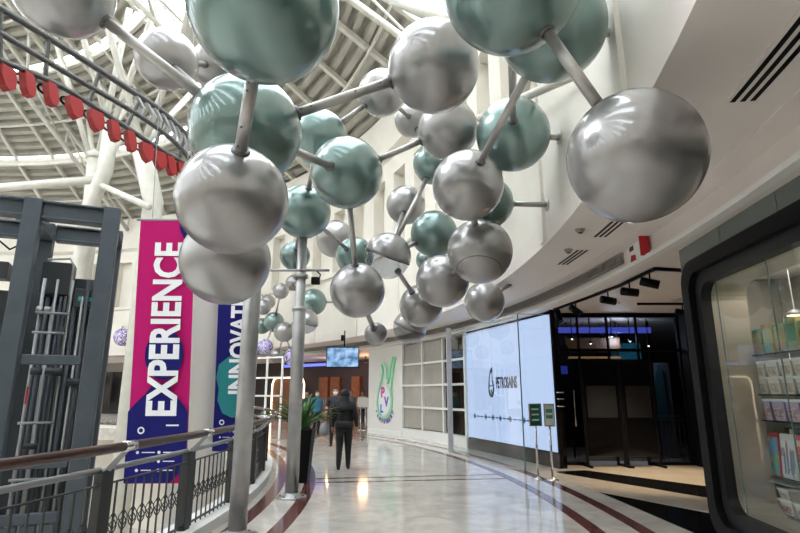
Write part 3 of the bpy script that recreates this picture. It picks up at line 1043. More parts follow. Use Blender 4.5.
# red hose-reel sign fixed to the bulkhead
p = P(26.47, -.4, 3.60)
sg = empty('alarm_sign', p)
tag(sg, 'small red and white fire sign on the bulkhead edge', 'sign')
rd = Vector((math.cos(rad(-.2)), math.sin(rad(-.2)), 0))
tg = Vector((-rd.y, rd.x, 0))
frs = plane_frame(Vector(p) - rd * .02, tg, -rd)
MB().prism([(-.16, -.16), (.50, -.16), (.50, .13), (-.16, .13)], -.01, .012, frs).build('white_plate', M_WHITE, sg)
MB().prism([(.20, -.14), (.40, -.14), (.36, -.02), (.22, -.04)], .012, .016, frs).build('pictogram', mat('sign_red', (.55, .015, .02), .5), sg)
MB().prism([(.26, .04), (.40, .04), (.40, .11), (.26, .11)], .012, .016, frs).build('pictogram', M_CHARD, sg)
fr90 = plane_frame(Vector(p) - tg * .16, -rd, tg)
MB().prism([(0, -.15), (.13, -.15), (.13, .15), (0, .15)], -.01, .01, fr90).build('red_plate', MATS['sign_red'], sg)

# ------------------------------------------------------------------ entrance recess: dark glass front, black surround, track lights
M_ENTRYW = mat('black_wall', (0.012, 0.012, 0.013), 0.3)
o = MB().box(6.86, 7.05, 6.6, 13.2, 0, 3.46).build('wall_entry', M_ENTRYW)
struct(o, 'black side wall of the shop entrance', 'wall')
o = MB().box(6.64, 6.85, 12.4, 12.9, 0, 3.46).build('black_pier', M_BLACK)
struct(o, 'black pier at the right end of the dark glass front', 'pier')
fa = empty('glass_shopfront', (3.5, 12.75, 0))
tag(fa, 'dark tinted glass shopfront with double doors and steel pull handles', 'shopfront')
YF = 12.75
for x0, x1 in ((3.62, 4.22), (4.26, 4.92), (4.96, 5.62), (5.66, 6.62)):
    MB().box(x0, x1, YF, YF + .012, .06 if x0 in (3.62, 5.66) else .09, 2.55).build('glass_leaf', M_DARKGLASS, fa)
for x0, x1 in ((3.62, 4.92), (4.96, 6.62)):
    MB().box(x0, x1, YF, YF + .012, 2.6, 3.36).build('fanlight', M_DARKGLASS, fa)
for x in (3.58, 4.22, 4.92, 5.62, 6.60):
    MB().box(x, x + .04, YF - .03, YF + .04, 0, 3.4).build('mullion', M_BLACK, fa)
MB().box(3.58, 6.64, YF - .03, YF + .04, 2.54, 2.61).build('transom', M_BLACK, fa)
MB().box(3.58, 6.64, YF - .03, YF + .04, 3.36, 3.46).build('head', M_BLACK, fa)
for x0, x1 in ((3.62, 4.22), (5.66, 6.60)):
    MB().box(x0, x1, YF - .02, YF + .03, 0, .07).build('sill', M_BLACK, fa)
for x in (4.78, 4.34, 4.02):
    q = MB().tube([(x, YF - .07, .85), (x, YF - .07, 1.65)], .016, 10).build('pull_handle', M_CHROME, fa, True)
    for z in (.92, 1.58):
        MB().tube([(x, YF - .07, z), (x, YF, z)], .01, 8).build('stand_off', M_CHROME, q, True)
# two black display boards standing in front of the glass
for i, (x0, x1, lab) in enumerate(((4.15, 4.98, 'black framed board standing before the left doors of the dark shopfront'), (5.04, 5.75, 'black framed board standing before the right doors of the dark shopfront'))):
    bd = empty('display_board', ((x0 + x1) / 2, 12.45, 0))
    tag(bd, lab, 'board')
    MB().bbox(x0, x1, 12.43, 12.47, .22, 2.3, .006).build('panel', M_BLACKG, bd)
    MB().bbox(x0 - .02, x1 + .02, 12.42, 12.48, 2.3, 2.34, .006).build('top_rail', M_BLACK, bd)
    for x in (x0, x1):
        MB().bbox(x - .025, x + .025, 12.42, 12.48, .0, 2.32, .006).build('upright', M_BLACK, bd)
        MB().bbox(x - .03, x + .03, 12.2, 12.7, .005, .05, .006).build('foot', M_BLACK, bd)
    MB().bbox(x0 + .08, x1 - .08, 12.42, 12.432, 1.05, 1.75, .002).build('notice', mat('grey_notice', (.02, .021, .024), .4), bd)
# things glimpsed through the dark glass, and stand-ins for its reflections
o = MB().box(3.3, 7.2, 16.8, 17.0, 0, 3.46).build('wall_back', M_ENTRYW)
struct(o, 'dark back wall inside the glazed shop', 'wall')
M_BLUEL = mat('blue_led', (.02, .03, .2), .4, emit=(.12, .16, .9), estr=1.3)
led = empty('shop_light_wall', (5.0, 14.5, 0))
tag(led, 'blue and teal glowing light strips inside the dark glass shop', 'light')
MB().box(3.7, 6.4, 13.6, 13.66, 3.08, 3.22).build('blue_strip', M_BLUEL, led)
MB().box(3.45, 4.2, 13.6, 13.65, 2.05, 2.25).build('blue_panel', mat('blue_panel', (.01, .02, .1), .4, emit=(.05, .10, .6), estr=.8), led)
MB().bbox(5.7, 6.5, 14.5, 14.56, 2.3, 2.9, .01).build('teal_panel', mat('teal_panel', (.01, .12, .16), .5, emit=(.0, .10, .14), estr=.35), led)
MB().box(4.3, 5.7, 13.9, 13.96, 2.62, 2.98).build('brown_glow_board', mat('brown_glow_board', (.08, .04, .02), .5, emit=(.30, .14, .05), estr=.18), led)  # brown board, its light put into the material as a faint glow
MB().box(4.32, 5.68, 13.86, 13.9, 2.45, 2.50).build('warm_strip', mat('warm_strip', (.2, .1, .05), .5, emit=(1, .55, .2), estr=.5), led)
for x in (4.35, 5.65):
    MB().box(x - .02, x + .02, 13.96, 14.0, 0, 3.4).build('upright', M_BLACK, led)
for x in (3.75, 6.35):
    MB().box(x - .03, x + .03, 13.66, 13.72, 0, 3.4).build('upright', M_BLACK, led)
for x in (5.8, 6.4):
    MB().box(x - .02, x + .02, 14.56, 14.6, 0, 2.5).build('upright', M_BLACK, led)
M_BULB = mat('bulb_white', (1, .95, .85), .4, emit=(1, .92, .75), estr=14)
ORD = ('first', 'second', 'third', 'fourth', 'fifth', 'sixth', 'seventh', 'eighth', 'ninth', 'tenth', 'eleventh', 'twelfth', 'thirteenth')
for i in range(13):  # bulbs put behind the glass in place of spotlight reflections
    x = 3.85 + (i * .73) % 2.45
    y = 13.4 + (i * 1.31) % 2.6
    z = 2.75 + .28 * ((i * 7) % 5) / 5
    l = empty('reflection_spot', (x, y, z))
    tag(l, 'tiny bright bulb standing in for a spotlight reflection in the dark glass, counted %s from the left' % ORD[sorted(range(13), key=lambda q: (3.85 + (q * .73) % 2.45) / (13.4 + (q * 1.31) % 2.6)).index(i)], 'light', 'reflection bulbs behind the dark glass')
    MB().sphere((x, y, z), .028, 10, 6).build('bulb', M_BULB, l, True)
    MB().lathe((x, y, z), [(.045, -.01), (.045, .05), (.012, .06), (.012, 3.46 - z)], 10).build('holder', M_BLACK, l, True)
ld = bpy.data.lights.new('shop_fill', 'POINT')
ld.energy = 55  # fill light without a fitting, added to make the shop interior visible
ld.color = (.75, .85, 1)
ld.shadow_soft_size = .1
lo = bpy.data.objects.new('shop_fill', ld)
COL.objects.link(lo)
lo.location = (5.6, 13.7, 2.9)
ex = empty('exhibit_panel', (6.0, 14.0, 0))
tag(ex, 'pale exhibit panel with dark discs behind the right end of the dark glass', 'panel')
MB().bbox(5.85, 6.95, 14.0, 14.05, 0, 2.35, .01).build('board', mat('exhibit_grey', (.20, .21, .23), .5), ex)
for x, z, r in ((6.05, 1.75, .17), (6.08, 1.25, .15), (6.4, 1.5, .10)):
    MB().lathe((x, 13.985, z), [(r, 0), (r, .015)], 20, (0, 1, 0)).build('disc', M_CHARD, ex)
MB().prism([(6.5, .9), (6.78, .9), (6.74, 2.2), (6.64, 2.3), (6.54, 2.0)], 13.97, 14.0, lambda u, v, d: (u, d, v)).build('figure', mat('exhibit_teal', (.05, .20, .24), .5), ex)
rr_ = empty('railing_reflection', (6.0, 13.3, 0))  # made-up rails that stand in for a railing mirrored in the glass
tag(rr_, 'reflection of a railing, built as thin steel rails behind the right dark glass pane', 'railing')
for z in (.95, 1.05):
    MB().tube([(5.72, 13.3, z), (6.8, 13.3, z)], .014, 6).build('rail', M_GALV, rr_, True)
for k in range(11):
    MB().tube([(5.74 + .105 * k, 13.3, 0), (5.74 + .105 * k, 13.3, .95)], .008, 6).build('bar', M_GALV, rr_, True)
# lettered fascia glimpsed at the left of the shop
fs = empty('shop_fascia', (3.35, 13.1, 2.6))
tag(fs, 'brown lettered fascia inside the dark shop beside the bright screen', 'sign')
MB().box(3.38, 4.15, 13.3, 13.36, 2.42, 2.75).build('board', mat('brown_board', (.10, .055, .03), .5), fs)
text('AS', .24, plane_frame((3.55, 13.29, 2.5), (1, 0, 0), (0, -1, 0)), mat('gold_letters', (.42, .27, .12), .4), fs, 'lettering', .006)

# warm ceiling lights of the entrance
for i, (x, y) in enumerate(((4.6, 11.2), (5.6, 10.6))):
    ld = bpy.data.lights.new('downlight', 'SPOT')
    ld.energy = 240
    ld.color = (1, .78, .52)
    ld.spot_size = rad(75)
    ld.spot_blend = .6
    ld.shadow_soft_size = .06
    lo = bpy.data.objects.new('downlight', ld)
    COL.objects.link(lo)
    lo.location = (x, y, 3.40)
    d = empty('downlight_fitting', (x, y, 3.43))
    tag(d, 'recessed warm downlight over the entrance, %s one' % ('nearer the screen' if i == 0 else 'nearer the display window'), 'light')
    MB().lathe((x, y, 3.43), [(.05, 0), (.075, 0), (.075, .03), (.05, .03), (.05, 0)], 16).build('ring', M_WHITE, d, True)
    MB().lathe((x, y, 3.445), [(.05, 0), (.05, .005)], 16).build('lens', mat('warm_lens', (1, .8, .5), .4, emit=(1, .75, .45), estr=6), d)

# track lights
TRK = [(3.50, 12.0), (3.72, 10.6), (3.88, 9.2), (3.88, 7.9), (4.45, 8.05), (5.4, 8.3)]
tk = empty('light_track', (3.7, 10.0, 3.40))
tag(tk, 'long black light track that bends over the entrance', 'light track')
for i in range(len(TRK) - 1):
    a, b = Vector((*TRK[i], 3.41)), Vector((*TRK[i + 1], 3.41))
    d = (b - a).normalized()
    n = Vector((-d.y, d.x, 0)) * .022
    z = Vector((0, 0, .048))
    MB().hexa([a - n, b - n, b + n, a + n, a - n + z, b - n + z, b + n + z, a + n + z]).build('track', M_BLACK, tk)
tk2 = empty('light_track', (5.6, 11.2, 3.40))
tag(tk2, 'short straight black light track at the back of the entrance', 'light track')
MB().box(5.05, 6.5, 11.2, 11.24, 3.41, 3.458).build('track', M_BLACK, tk2)


def spotlight(x, y, aim, lab, lit=0):
    r = empty('track_spotlight', (x, y, 3.41))
    tag(r, lab, 'spotlight', 'black track spotlights over the entrance')
    d = Vector(aim).normalized()
    c = Vector((x, y, 3.25))
    MB().tube([(x, y, 3.408), (x, y, 3.27)], .014, 8).build('stem', M_BLACK, r, True)
    MB().lathe(c - d * .12, [(.05, -.03), (.07, -.02), (.07, .25), (.058, .25), (.058, .23)], 16, tuple(d)).build('can', M_BLACK, r, True)
    MB().lathe(c + d * .105, [(.048, 0), (.048, .006)], 14, tuple(d)).build('lens', mat('spot_lens_on', (1, .9, .75), .3, emit=(1, .85, .6), estr=9) if lit else M_CHARD, r, True)


spotlight(3.53, 11.8, (.1, -.3, -.9), 'black track spotlight hanging at the far end beside the screen')
spotlight(3.66, 11.0, (.45, -.6, -.6), 'black track spotlight tilted down, second from the screen')
spotlight(3.84, 9.7, (.95, .1, -.15), 'black track spotlight pointing right, third from the screen')
spotlight(3.88, 8.85, (.95, -.1, -.12), 'black track spotlight pointing right, fourth from the screen')
spotlight(3.88, 8.1, (.85, -.35, -.3), 'lit black track spotlight nearest the bend of the track', 1)
spotlight(6.0, 11.22, (.9, -.3, -.2), 'lit black spotlight on the short track at the back', 1)

# ------------------------------------------------------------------ big backlit screen wall
S0, S1_ = Vector((2.01, 16.6, 0)), Vector((3.42, 12.2, 0))   # far, near
sd = (S1_ - S0).normalized()
sn = Vector((sd.y, -sd.x, 0))          # faces the walkway
if sn.x > 0:
    sn = -sn
SLEN = (S1_ - S0).length
frS = plane_frame(S0, sd, sn)
scn = empty('video_wall', tuple(S0))
tag(scn, 'large pale blue lit screen wall reading PETROSAINS on a black base', 'screen')
MB().prism([(-.05, 0), (SLEN + .04, 0), (SLEN + .04, 3.42), (-.05, 3.42)], -.20, -.03, frS).build('cabinet', M_BLACK, scn)
MB().prism([(-.05, 0), (SLEN + .04, 0), (SLEN + .04, .30), (-.05, .30)], -.03, .0, frS).build('plinth', mat('dark_plinth', (.05, .048, .046), .2), scn)
M_LED = mat('screen_light', (.06, .07, .09), .25, emit=(.55, .68, 1.0), estr=.60)
for k in range(4):
    u0, u1 = SLEN * k / 4 + .012, SLEN * (k + 1) / 4 - .012
    MB().prism([(u0, .33), (u1, .33), (u1, 3.36), (u0, 3.36)], -.03, .0, frS).build('screen_panel', M_LED, scn)
M_LOGO = mat('logo_navy', (.004, .02, .06), .4)
M_LOGOT = mat('logo_teal', (.0, .10, .16), .4)
text('PETROSAINS', .40, plane_frame(S0 + sd * 1.92 + Vector((0, 0, 1.72)) + sn * .004, sd, sn), M_LOGO, scn, 'lettering', .012, 'LEFT', .003, False, .50)
# droplet emblem
drop = [(0.28, .78), (.20, .76), (.12, .70), (.05, .50), (.0, .25), (.0, .12), (.05, .02), (.14, -.03), (.24, -.02), (.31, .06), (.34, .18), (.32, .32), (.27, .42), (.25, .55)]
frL = plane_frame(S0 + sd * 1.48 + Vector((0, 0, 1.50)) + sn * .003, sd, sn)
inn = [(.13 + (u - .16) * .62 + .03, .30 + (v - .30) * .70) for u, v in drop]
MB().ringprism(drop, inn, 0, .004, frL).build('emblem', M_LOGO, scn)
MB().prism([(.06, .30), (.28, .30), (.30, .20), (.27, .27), (.06, .25)], .004, .007, frL).build('emblem', M_LOGOT, scn)
MB().prism(circle(.165, .12, .045, 12, 0, 360, .07), .0, .006, frL).build('emblem', M_LOGOT, scn)
# timeline of dots
for k, u in enumerate((.55, 1.25, 1.68, 2.1, 2.62, 3.3, 3.75)):
    MB().prism(circle(u, 0.940, .045, 12), .001, .005, frS).build('timeline_dot', M_LOGO, scn)
    MB().ringprism(circle(u, 0.940, .075, 14), circle(u, 0.940, .058, 14), .001, .004, frS).build('timeline_ring', M_LOGOT, scn)
MB().prism([(.6, 0.932), (4.0, 0.932), (4.0, 0.948), (.6, 0.948)], .001, .003, frS).build('timeline', mat('line_blue', (.02, .12, .35), .4), scn)
for u in (.72, .95, 1.4, 1.85, 2.25, 2.45, 2.8, 3.05, 3.42):
    MB().prism([(u, 0.920), (u + .12, 0.920), (u + .12, 0.960), (u, 0.960)], .001, .0035, frS).build('timeline_caption', MATS['line_blue'], scn)
# black return at the near end of the screen with three chrome door pulls
o = MB().prism([(3.44, 12.2), (3.62, 12.2), (3.62, 12.9), (3.46, 12.9)], 0, 3.46, idf).build('black_return', M_BLACKG)
struct(o, 'black return wall between the screen and the dark glass doors', 'wall')
hb = empty('wall_bars', (3.62, 12.2, 1.2))
tag(hb, 'three short chrome bars on the black wall beside the screen', 'bars')
for z in (1.30, 1.46, 1.60):
    MB().tube([(3.48, 12.17, z), (3.66, 12.17, z)], .012, 8).build('bar', M_CHROME, hb, True)

# glass screen that stands in front of the video wall
ge = empty('glass_enclosure', (2.6, 11.75, 0))
tag(ge, 'frameless glass screen standing before the lit wall, with a silver end post', 'glass screen')
G0, G1 = Vector((1.42, 15.55, 0)), Vector((2.60, 11.72, 0))
gd = (G1 - G0).normalized()
gn = Vector((gd.y, -gd.x, 0))
GL = (G1 - G0).length
frG = plane_frame(G0, gd, gn)
for k in range(3):
    MB().prism([(GL * k / 3 + .004, .02), (GL * (k + 1) / 3 - .004, .02), (GL * (k + 1) / 3 - .004, 3.28), (GL * k / 3 + .004, 3.28)], 0, .014, frG).build('glass_pane', M_GLASS, ge)
frE = plane_frame(G1 + gd * .02, (1, .12, 0), (0, 1, 0))
MB().prism([(.0, .02), (.72, .02), (.72, 3.28), (.0, 3.28)], 0, .014, frE).build('glass_pane', M_GLASS, ge)
M_EDGE = mat('glass_edge', (.10, .16, .17), .2)
MB().prism([(GL - .004, .0), (GL + .012, .0), (GL + .012, 3.28), (GL - .004, 3.28)], -.004, .018, frG).build('pane_edge', M_EDGE, ge)
MB().prism([(0, 3.28), (GL, 3.28), (GL, 3.30), (0, 3.30)], -.005, .02, frG).build('top_rail', M_CHROME, ge)
MB().prism([(0, 3.10), (GL, 3.10), (GL, 3.115), (0, 3.115)], -.002, .016, frG).build('clip_line', M_CHROME, ge)
MB().prism([(0, 3.28), (.72, 3.28), (.72, 3.30), (0, 3.30)], -.005, .02, frE).build('top_rail', M_CHROME, ge)
MB().prism([(0, 0), (GL, 0), (GL, .03), (0, .03)], -.02, .03, frG).build('floor_channel', M_CHROME, ge)
MB().bbox(1.34, 1.48, 15.5, 15.64, 0, 3.42, .01).build('end_post', mat('post_silver', (.62, .62, .64), .3, metal=.6), ge)

# ------------------------------------------------------------------ gridded window and logo wall along the curve
def arcbox(a0, a1, R0, R1, z0, z1, name, m, par=None, step=.6):
    return MB().sector(R0, R1, a0, a1, z0, z1, step).build(name, m, par)


def ang(x, y):
    return math.degrees(math.atan2(y - CY, x - CX))


RW = 26.55
aG1, aG0, aP1 = ang(1.50, 16.35), ang(.07, 20.61), ang(-1.18, 22.9)     # near end, join, far end
win = empty('window_1', P(RW, (aG0 + aG1) / 2, 0))
struct(win, 'white gridded shop window with grey panes, four rows high', 'window')
ZB, ZT = .32, 3.38
NC = 3
arcbox(aG1, aG0, RW, RW + .16, 0, ZB, 'base_panel', M_WHITE, win)
arcbox(aG1, aG0, RW, RW + .16, ZT, 3.46, 'head', M_WHITE, win)
M_PANE = mat('warm_grey_pane', (.30, .285, .25), .12, noise=(1.1, (.38, .36, .32)))
for c in range(NC + 1):
    a = aG1 + (aG0 - aG1) * c / NC
    arcbox(a - .09, a + .09, RW - .02, RW + .1, ZB, ZT, 'muntin', M_WHITE, win)
for r in range(1, 4):
    z = ZB + (ZT - ZB) * r / 4
    arcbox(aG1, aG0, RW - .015, RW + .09, z - .035, z + .035, 'muntin', M_WHITE, win)
for c in range(NC):
    for r in range(4):
        a0, a1 = aG1 + (aG0 - aG1) * c / NC + .09, aG1 + (aG0 - aG1) * (c + 1) / NC - .09
        z0, z1 = ZB + (ZT - ZB) * r / 4 + .035, ZB + (ZT - ZB) * (r + 1) / 4 - .035
        arcbox(a0, a1, RW + .06, RW + .07, z0, z1, 'pane', M_SMOKED if c == 0 else M_PANE, win)
lw = MB().sector(RW, RW + .25, aG0, aP1, 0, 3.46, .6).build('wall_logo', mat('logo_wall_white', (.78, .76, .72), .4))
struct(lw, 'white curved wall panel that carries the green loop logo', 'wall')
MB().sector(RW - .03, RW, aG0, aP1, 0, .18, .6).build('skirting', M_WHITE, lw)
# logo, built on the tangent plane of the wall
am = (aG0 + aP1) / 2 - .15
pm = Vector(P(RW - .03, am, 0))
rdv = Vector((math.cos(rad(am)), math.sin(rad(am)), 0))
tgv = Vector((rdv.y, -rdv.x, 0))       # toward the right as seen from the walkway
frP = plane_frame(pm, tgv, -rdv)
lg = empty('wall_logo_sign', tuple(pm))
tag(lg, 'green outlined rabbit-eared bubble logo with coloured letters on the white wall', 'sign')
M_GRN = mat('logo_green', (.34, .66, .44), .4, emit=(.2, .8, .4), estr=.08)
M_LGW = mat('logo_white', (.85, .84, .88), .4)
body = [(-.55, 1.45), (-.60, 1.15), (-.5, .85), (-.28, .68), (0, .62), (.28, .72), (.46, .95), (.52, 1.3), (.45, 1.7),
        (.50, 2.1), (.66, 2.55), (.78, 2.92), (.60, 2.96), (.42, 2.6), (.30, 2.15), (.2, 1.95), (.12, 2.2), (.10, 2.55), (-.12, 2.74), (-.30, 2.70), (-.18, 2.5), (-.28, 2.1), (-.45, 1.75)]
cxm, cym = 0, 1.5
MB().tube([frP(u, v, .03) for u, v in body], .045, 8, True).build('outline', M_GRN, lg, True)
MB().prism(circle(-.05, 1.28, .46, 24, 0, 360, .56), .0, .03, frP).build('bubble', M_LGW, lg)
text('P', .55, plane_frame(pm + tgv * -.30 + Vector((0, 0, 1.42)) - rdv * .035, tgv, -rdv), mat('logo_pink', (.62, .05, .30), .4), lg, 'lettering', .02)
text('V', .50, plane_frame(pm + tgv * -.02 + Vector((0, 0, 1.08)) - rdv * .035, tgv, -rdv), mat('logo_violet', (.14, .08, .42), .4), lg, 'lettering', .02)
text('L', .42, plane_frame(pm + tgv * -.34 + Vector((0, 0, .84)) - rdv * .035, tgv, -rdv), mat('logo_blue', (.02, .14, .62), .4), lg, 'lettering', .02)
for k, ch in enumerate('PLAYSMART'):
    t = rad(205 + 15 * k)
    u, v = -.05 + .78 * math.cos(t), 1.22 + .80 * math.sin(t)
    c, s = math.cos(t + math.pi / 2), math.sin(t + math.pi / 2)
    text(ch, .2, (lambda x, y, d, u=u, v=v, c=c, s=s: frP(u + x * c - y * s, v + x * s + y * c, .004 + d)), MATS['logo_violet'], lg, 'lettering', .008)

# ------------------------------------------------------------------ far entrance: dark hall with lit counters
aF0, aF1 = aP1, 62
o = MB().sector(31.5, 31.8, 28, 75, 0, 3.46, 2).build('wall_far', mat('hall_wall', (.055, .04, .045), .6))
struct(o, 'dim violet back wall of the far hall', 'wall')
WF = o
DOORS = ((53.4, 1.3), (51.6, 1.4), (48.6, 1.2))
M_DOORB = mat('brown_door', (.30, .10, .035), .45, noise=(3, (.22, .07, .025)))
for i, (a, w) in enumerate(DOORS):
    d = MB().sector(31.3, 31.5, a, a + w, 0, 2.5, 1).build('door_%d' % (i + 1), M_DOORB)
    struct(d, 'tall orange-brown door panel in the far hall, %s' % ('left', 'middle', 'right')[i], 'door')
    MB().sector(31.26, 31.3, a + .1, a + .14, .9, 1.3, 1).build('door_handle', M_CHROME, d)
b = MB().sector(29.0, 29.1, 46, 56, 3.02, 3.16, 1).build('blue_light_strip', M_BLUEL, None, base=P(29, 45, 3.02))
tag(b, 'long blue glowing strip under the ceiling of the far hall', 'light')
arch = empty('arch_light', P(30.8, 59, 0))
tag(arch, 'warm white arched light outline on the far wall behind the plant', 'light')
fa_ = plane_frame(P(31.1, 59.0, 0), (math.sin(rad(49)), -math.cos(rad(49)), 0), (-math.cos(rad(49)), -math.sin(rad(49)), 0))
MB().tube([fa_(u, v, .05) for u, v in [(-1.6, .1), (-1.6, 2.1), (-1.45, 2.4), (-1.2, 2.5), (1.2, 2.5), (1.45, 2.4), (1.6, 2.1), (1.6, .1)]], .05, 8).build('light_tube', mat('warm_tube', (1, .8, .6), .4, emit=(1, .75, .5), estr=2.5), arch, True)
MB().prism([(-1.5, .1), (1.5, .1), (1.5, 2.4), (-1.5, 2.4)], -.02, .0, fa_).build('alcove', mat('alcove_orange', (.32, .14, .07), .6), arch)
for i, (a, col) in enumerate(((44, (1, .55, .3)), (49, (1, .7, .45)), (40, (1, .8, .65)))):
    ld = bpy.data.lights.new('hall_lamp', 'POINT')
    ld.energy = 30 if a != 40 else 8
    ld.color = col
    ld.shadow_soft_size = .3
    lo = bpy.data.objects.new('hall_lamp', ld)
    COL.objects.link(lo)
    lo.location = P(29.5, a, 3.0)
    pl = empty('pendant_lamp', P(29.5, a, 2.9))
    tag(pl, 'small warm pendant lamp in the far hall, %s of three' % ('middle', 'leftmost', 'rightmost')[i], 'lamp')
    MB().lathe(P(29.5, a, 3.12), [(.02, .34), (.02, .04), (.12, 0), (.10, 0)], 12).build('shade', M_BLACK, pl, True)
ct = empty('reception_counter', P(29.4, 41.5, 0))
tag(ct, 'white reception counter in the far hall behind the queue', 'counter')
MB().sector(29.2, 29.8, 39.5, 43.0, 0, 1.02, .6).build('front', M_WHITE, ct)
MB().sector(29.1, 29.9, 39.3, 43.2, 1.02, 0.940, .6).build('worktop', M_IRON, ct)
# queue barriers with white sign cards
for i, a in enumerate((36.7, 37.5, 38.3)):
    p = P(27.1, a, 0)
    q = empty('queue_post', p)
    tag(q, 'chrome queue post with white notice card beside the logo wall, %s' % ('nearest the wall', 'middle one', 'farthest from the wall')[i], 'queue post', 'queue posts at the far hall')
    MB().lathe(p, [(.16, 0), (.16, .02), (.03, .04), (.025, .95), (.03, .96)], 16).build('post', M_CHROME, q, True)
    MB().bbox(p[0] - .14, p[0] + .14, p[1] - .02, p[1] + .0, .98, 1.38, .004).build('card', M_WHITE, q)
# white steel partition left of the plant
pt = empty('lattice_partition', (-4.6, 20.0, 0))
tag(pt, 'white steel lattice partition standing behind the plant', 'partition')
ptf = plane_frame(P(21.9, 36.5, 0), (.86, -.5, 0), (-.5, -.86, 0))
for u in (-1.0, -.25, .5, 1.25):
    MB().prism([(u, 0), (u + .06, 0), (u + .06, 2.9), (u, 2.9)], 0, .06, ptf).build('upright', M_WHITE, pt)
for v in (.75, 1.45, 2.1, 2.84):
    MB().prism([(-1.0, v), (1.31, v), (1.31, v + .06), (-1.0, v + .06)], .005, .055, ptf).build('crossbar', M_WHITE, pt)
# hanging television
tv = empty('hanging_television', (-2.02, 19.0, 2.44))
tag(tv, 'flat television hung from the ceiling above the walkway', 'television')
Ttv = lambda x, y, z: (-2.02 + x, 19.0 + y - .0 * z, 2.44 + z)
MB(Ttv).bbox(-.58, .58, 0, .07, 0, .74, .01).build('casing', M_BLACK, tv)
mtv = mat('tv_picture', (.1, .2, .35), .3)
nt = mtv.node_tree
tcn = nt.nodes.new('ShaderNodeTexCoord')
nz = nt.nodes.new('ShaderNodeTexNoise')
nz.inputs['Scale'].default_value = 4.5
rp = nt.nodes.new('ShaderNodeValToRGB')
for pos, c in ((0.0, (.02, .04, .10, 1)), (1.0, (.75, .82, .9, 1))):
    pass
rp.color_ramp.elements[0].position, rp.color_ramp.elements[0].color = .38, (.01, .03, .09, 1)
rp.color_ramp.elements[1].position, rp.color_ramp.elements[1].color = .64, (.62, .74, .88, 1)
e = rp.color_ramp.elements.new(.48)
e.color = (.16, .32, .58, 1)
nt.links.new(tcn.outputs['Object'], nz.inputs['Vector'])
nt.links.new(nz.outputs['Fac'], rp.inputs[0])
nt.links.new(rp.outputs[0], nt.nodes['Principled BSDF'].inputs['Emission Color'])
nt.nodes['Principled BSDF'].inputs['Emission Strength'].default_value = .45
MB(Ttv).box(-.55, .55, -.006, .0, .04, .70).build('screen', mtv, tv)
MB(Ttv).tube([(.05, .06, .7), (.05, .06, 1.31)], .025, 8).build('mount', M_BLACK, tv, True)
MB(Ttv).bbox(-.08, .02, .02, .12, .95, 1.15, .01).build('bracket', M_BLACK, tv)

# ------------------------------------------------------------------ two sign stands
def sign_stand(x, y, lab, green):
    r = empty('sign_stand', (x, y, 0))
    tag(r, lab, 'sign stand', 'sign stands before the screen')
    MB().lathe((x, y, 0), [(.0, 0), (.115, 0), (.115, .012), (.03, .03), (.022, .05)], 20).build('base', M_CHROME, r, True)
    MB().tube([(x, y, .03), (x, y, 1.1)], .021, 12).build('post', M_CHROME, r, True)
    f = plane_frame((x, y - .03, .97), (.93, .36 if green else -.25, 0), (.36 if green else -.25, -.93, 0))
    w = .135 if green else .10
    MB().ringprism([(-w, 0), (w, 0), (w, .42), (-w, .42)], [(-w + .02, .02), (w - .02, .02), (w - .02, .40), (-w + .02, .40)], -.015, .02, f).build('frame', mat('bronze_frame', (.30, .26, .21), .3, metal=.6), r)
    gm, wm = mat('sign_green', (.01, .17, .10), .4), M_PRINTW
    q = MB().prism([(-w + .02, .02), (w - .02, .02), (w - .02, .40), (-w + .02, .40)], -.01, .005, f).build('card', gm if green else mat('card_white', (.5, .53, .48), .5), r)
    for v, h in (((.10, .03), (.20, .03), (.30, .03)) if green else ((.15, .06), (.25, .07))):
        MB().prism([(-w * .6, v), (w * .6, v), (w * .6, v + h), (-w * .6, v + h)], .005, .008, f).build('printed_line', wm if green else gm, q)


sign_stand(2.62, 10.75, 'sign stand with a green notice card, left of the pair before the screen', True)
sign_stand(2.86, 10.62, 'sign stand with a pale notice card, right of the pair before the screen', False)

# ------------------------------------------------------------------ shop display window on the right
D0, D1 = Vector((3.68, 6.80, 0)), Vector((3.27, 2.5, 0))
dd = (D1 - D0).normalized()
dn = Vector((-dd.y, dd.x, 0))           # into the shop
if dn.x < 0:
    dn = -dn
DL = (D1 - D0).length
frD = plane_frame(D0, dd, dn)
dw = empty('display_window', tuple(D0))
tag(dw, 'shop display window in a thick black frame with rounded corners', 'display window')
OUT, MID, INN = rrect(.17, DL, .02, 3.17, .30), rrect(.36, DL - .16, .18, 3.01, .24), rrect(.48, DL - .30, .32, 2.87, .20)
MB().ringprism(OUT, MID, -.10, .10, frD).build('outer_frame', M_BLACK, dw)
MB().ringprism(MID, INN, -.02, .10, frD).build('inner_frame', mat('frame_charcoal', (.016, .017, .019), .5, spec=.3), dw)
MB().ringprism(rrect(.46, DL - .28, .30, 2.89, .20), rrect(.48, DL - .30, .32, 2.87, .20), .10, .50, frD).build('reveal_lining', mat('champagne_metal', (.42, .38, .32), .35, metal=.4), dw)
MB().prism([(.44, .3), (DL - .28, .3), (DL - .28, 2.98), (.44, 2.98)], .06, .07, frD).build('glass_pane', M_GLASS, dw)
for u in (.72, 1.75):
    MB().prism([(u, .34), (u + .012, .34), (u + .012, 2.94), (u, 2.94)], .05, .058, frD).build('pane_joint', M_EDGE, dw)
for k in range(4):
    u0, u1 = DL * k / 4, DL * (k + 1) / 4 - .012
    MB().prism([(u0, 3.12), (u1, 3.12), (u1, 3.42), (u0, 3.42)], .0, .03, frD).build('upper_pane', mat('grey_glass_panel', (.16, .18, .165), .08), dw)
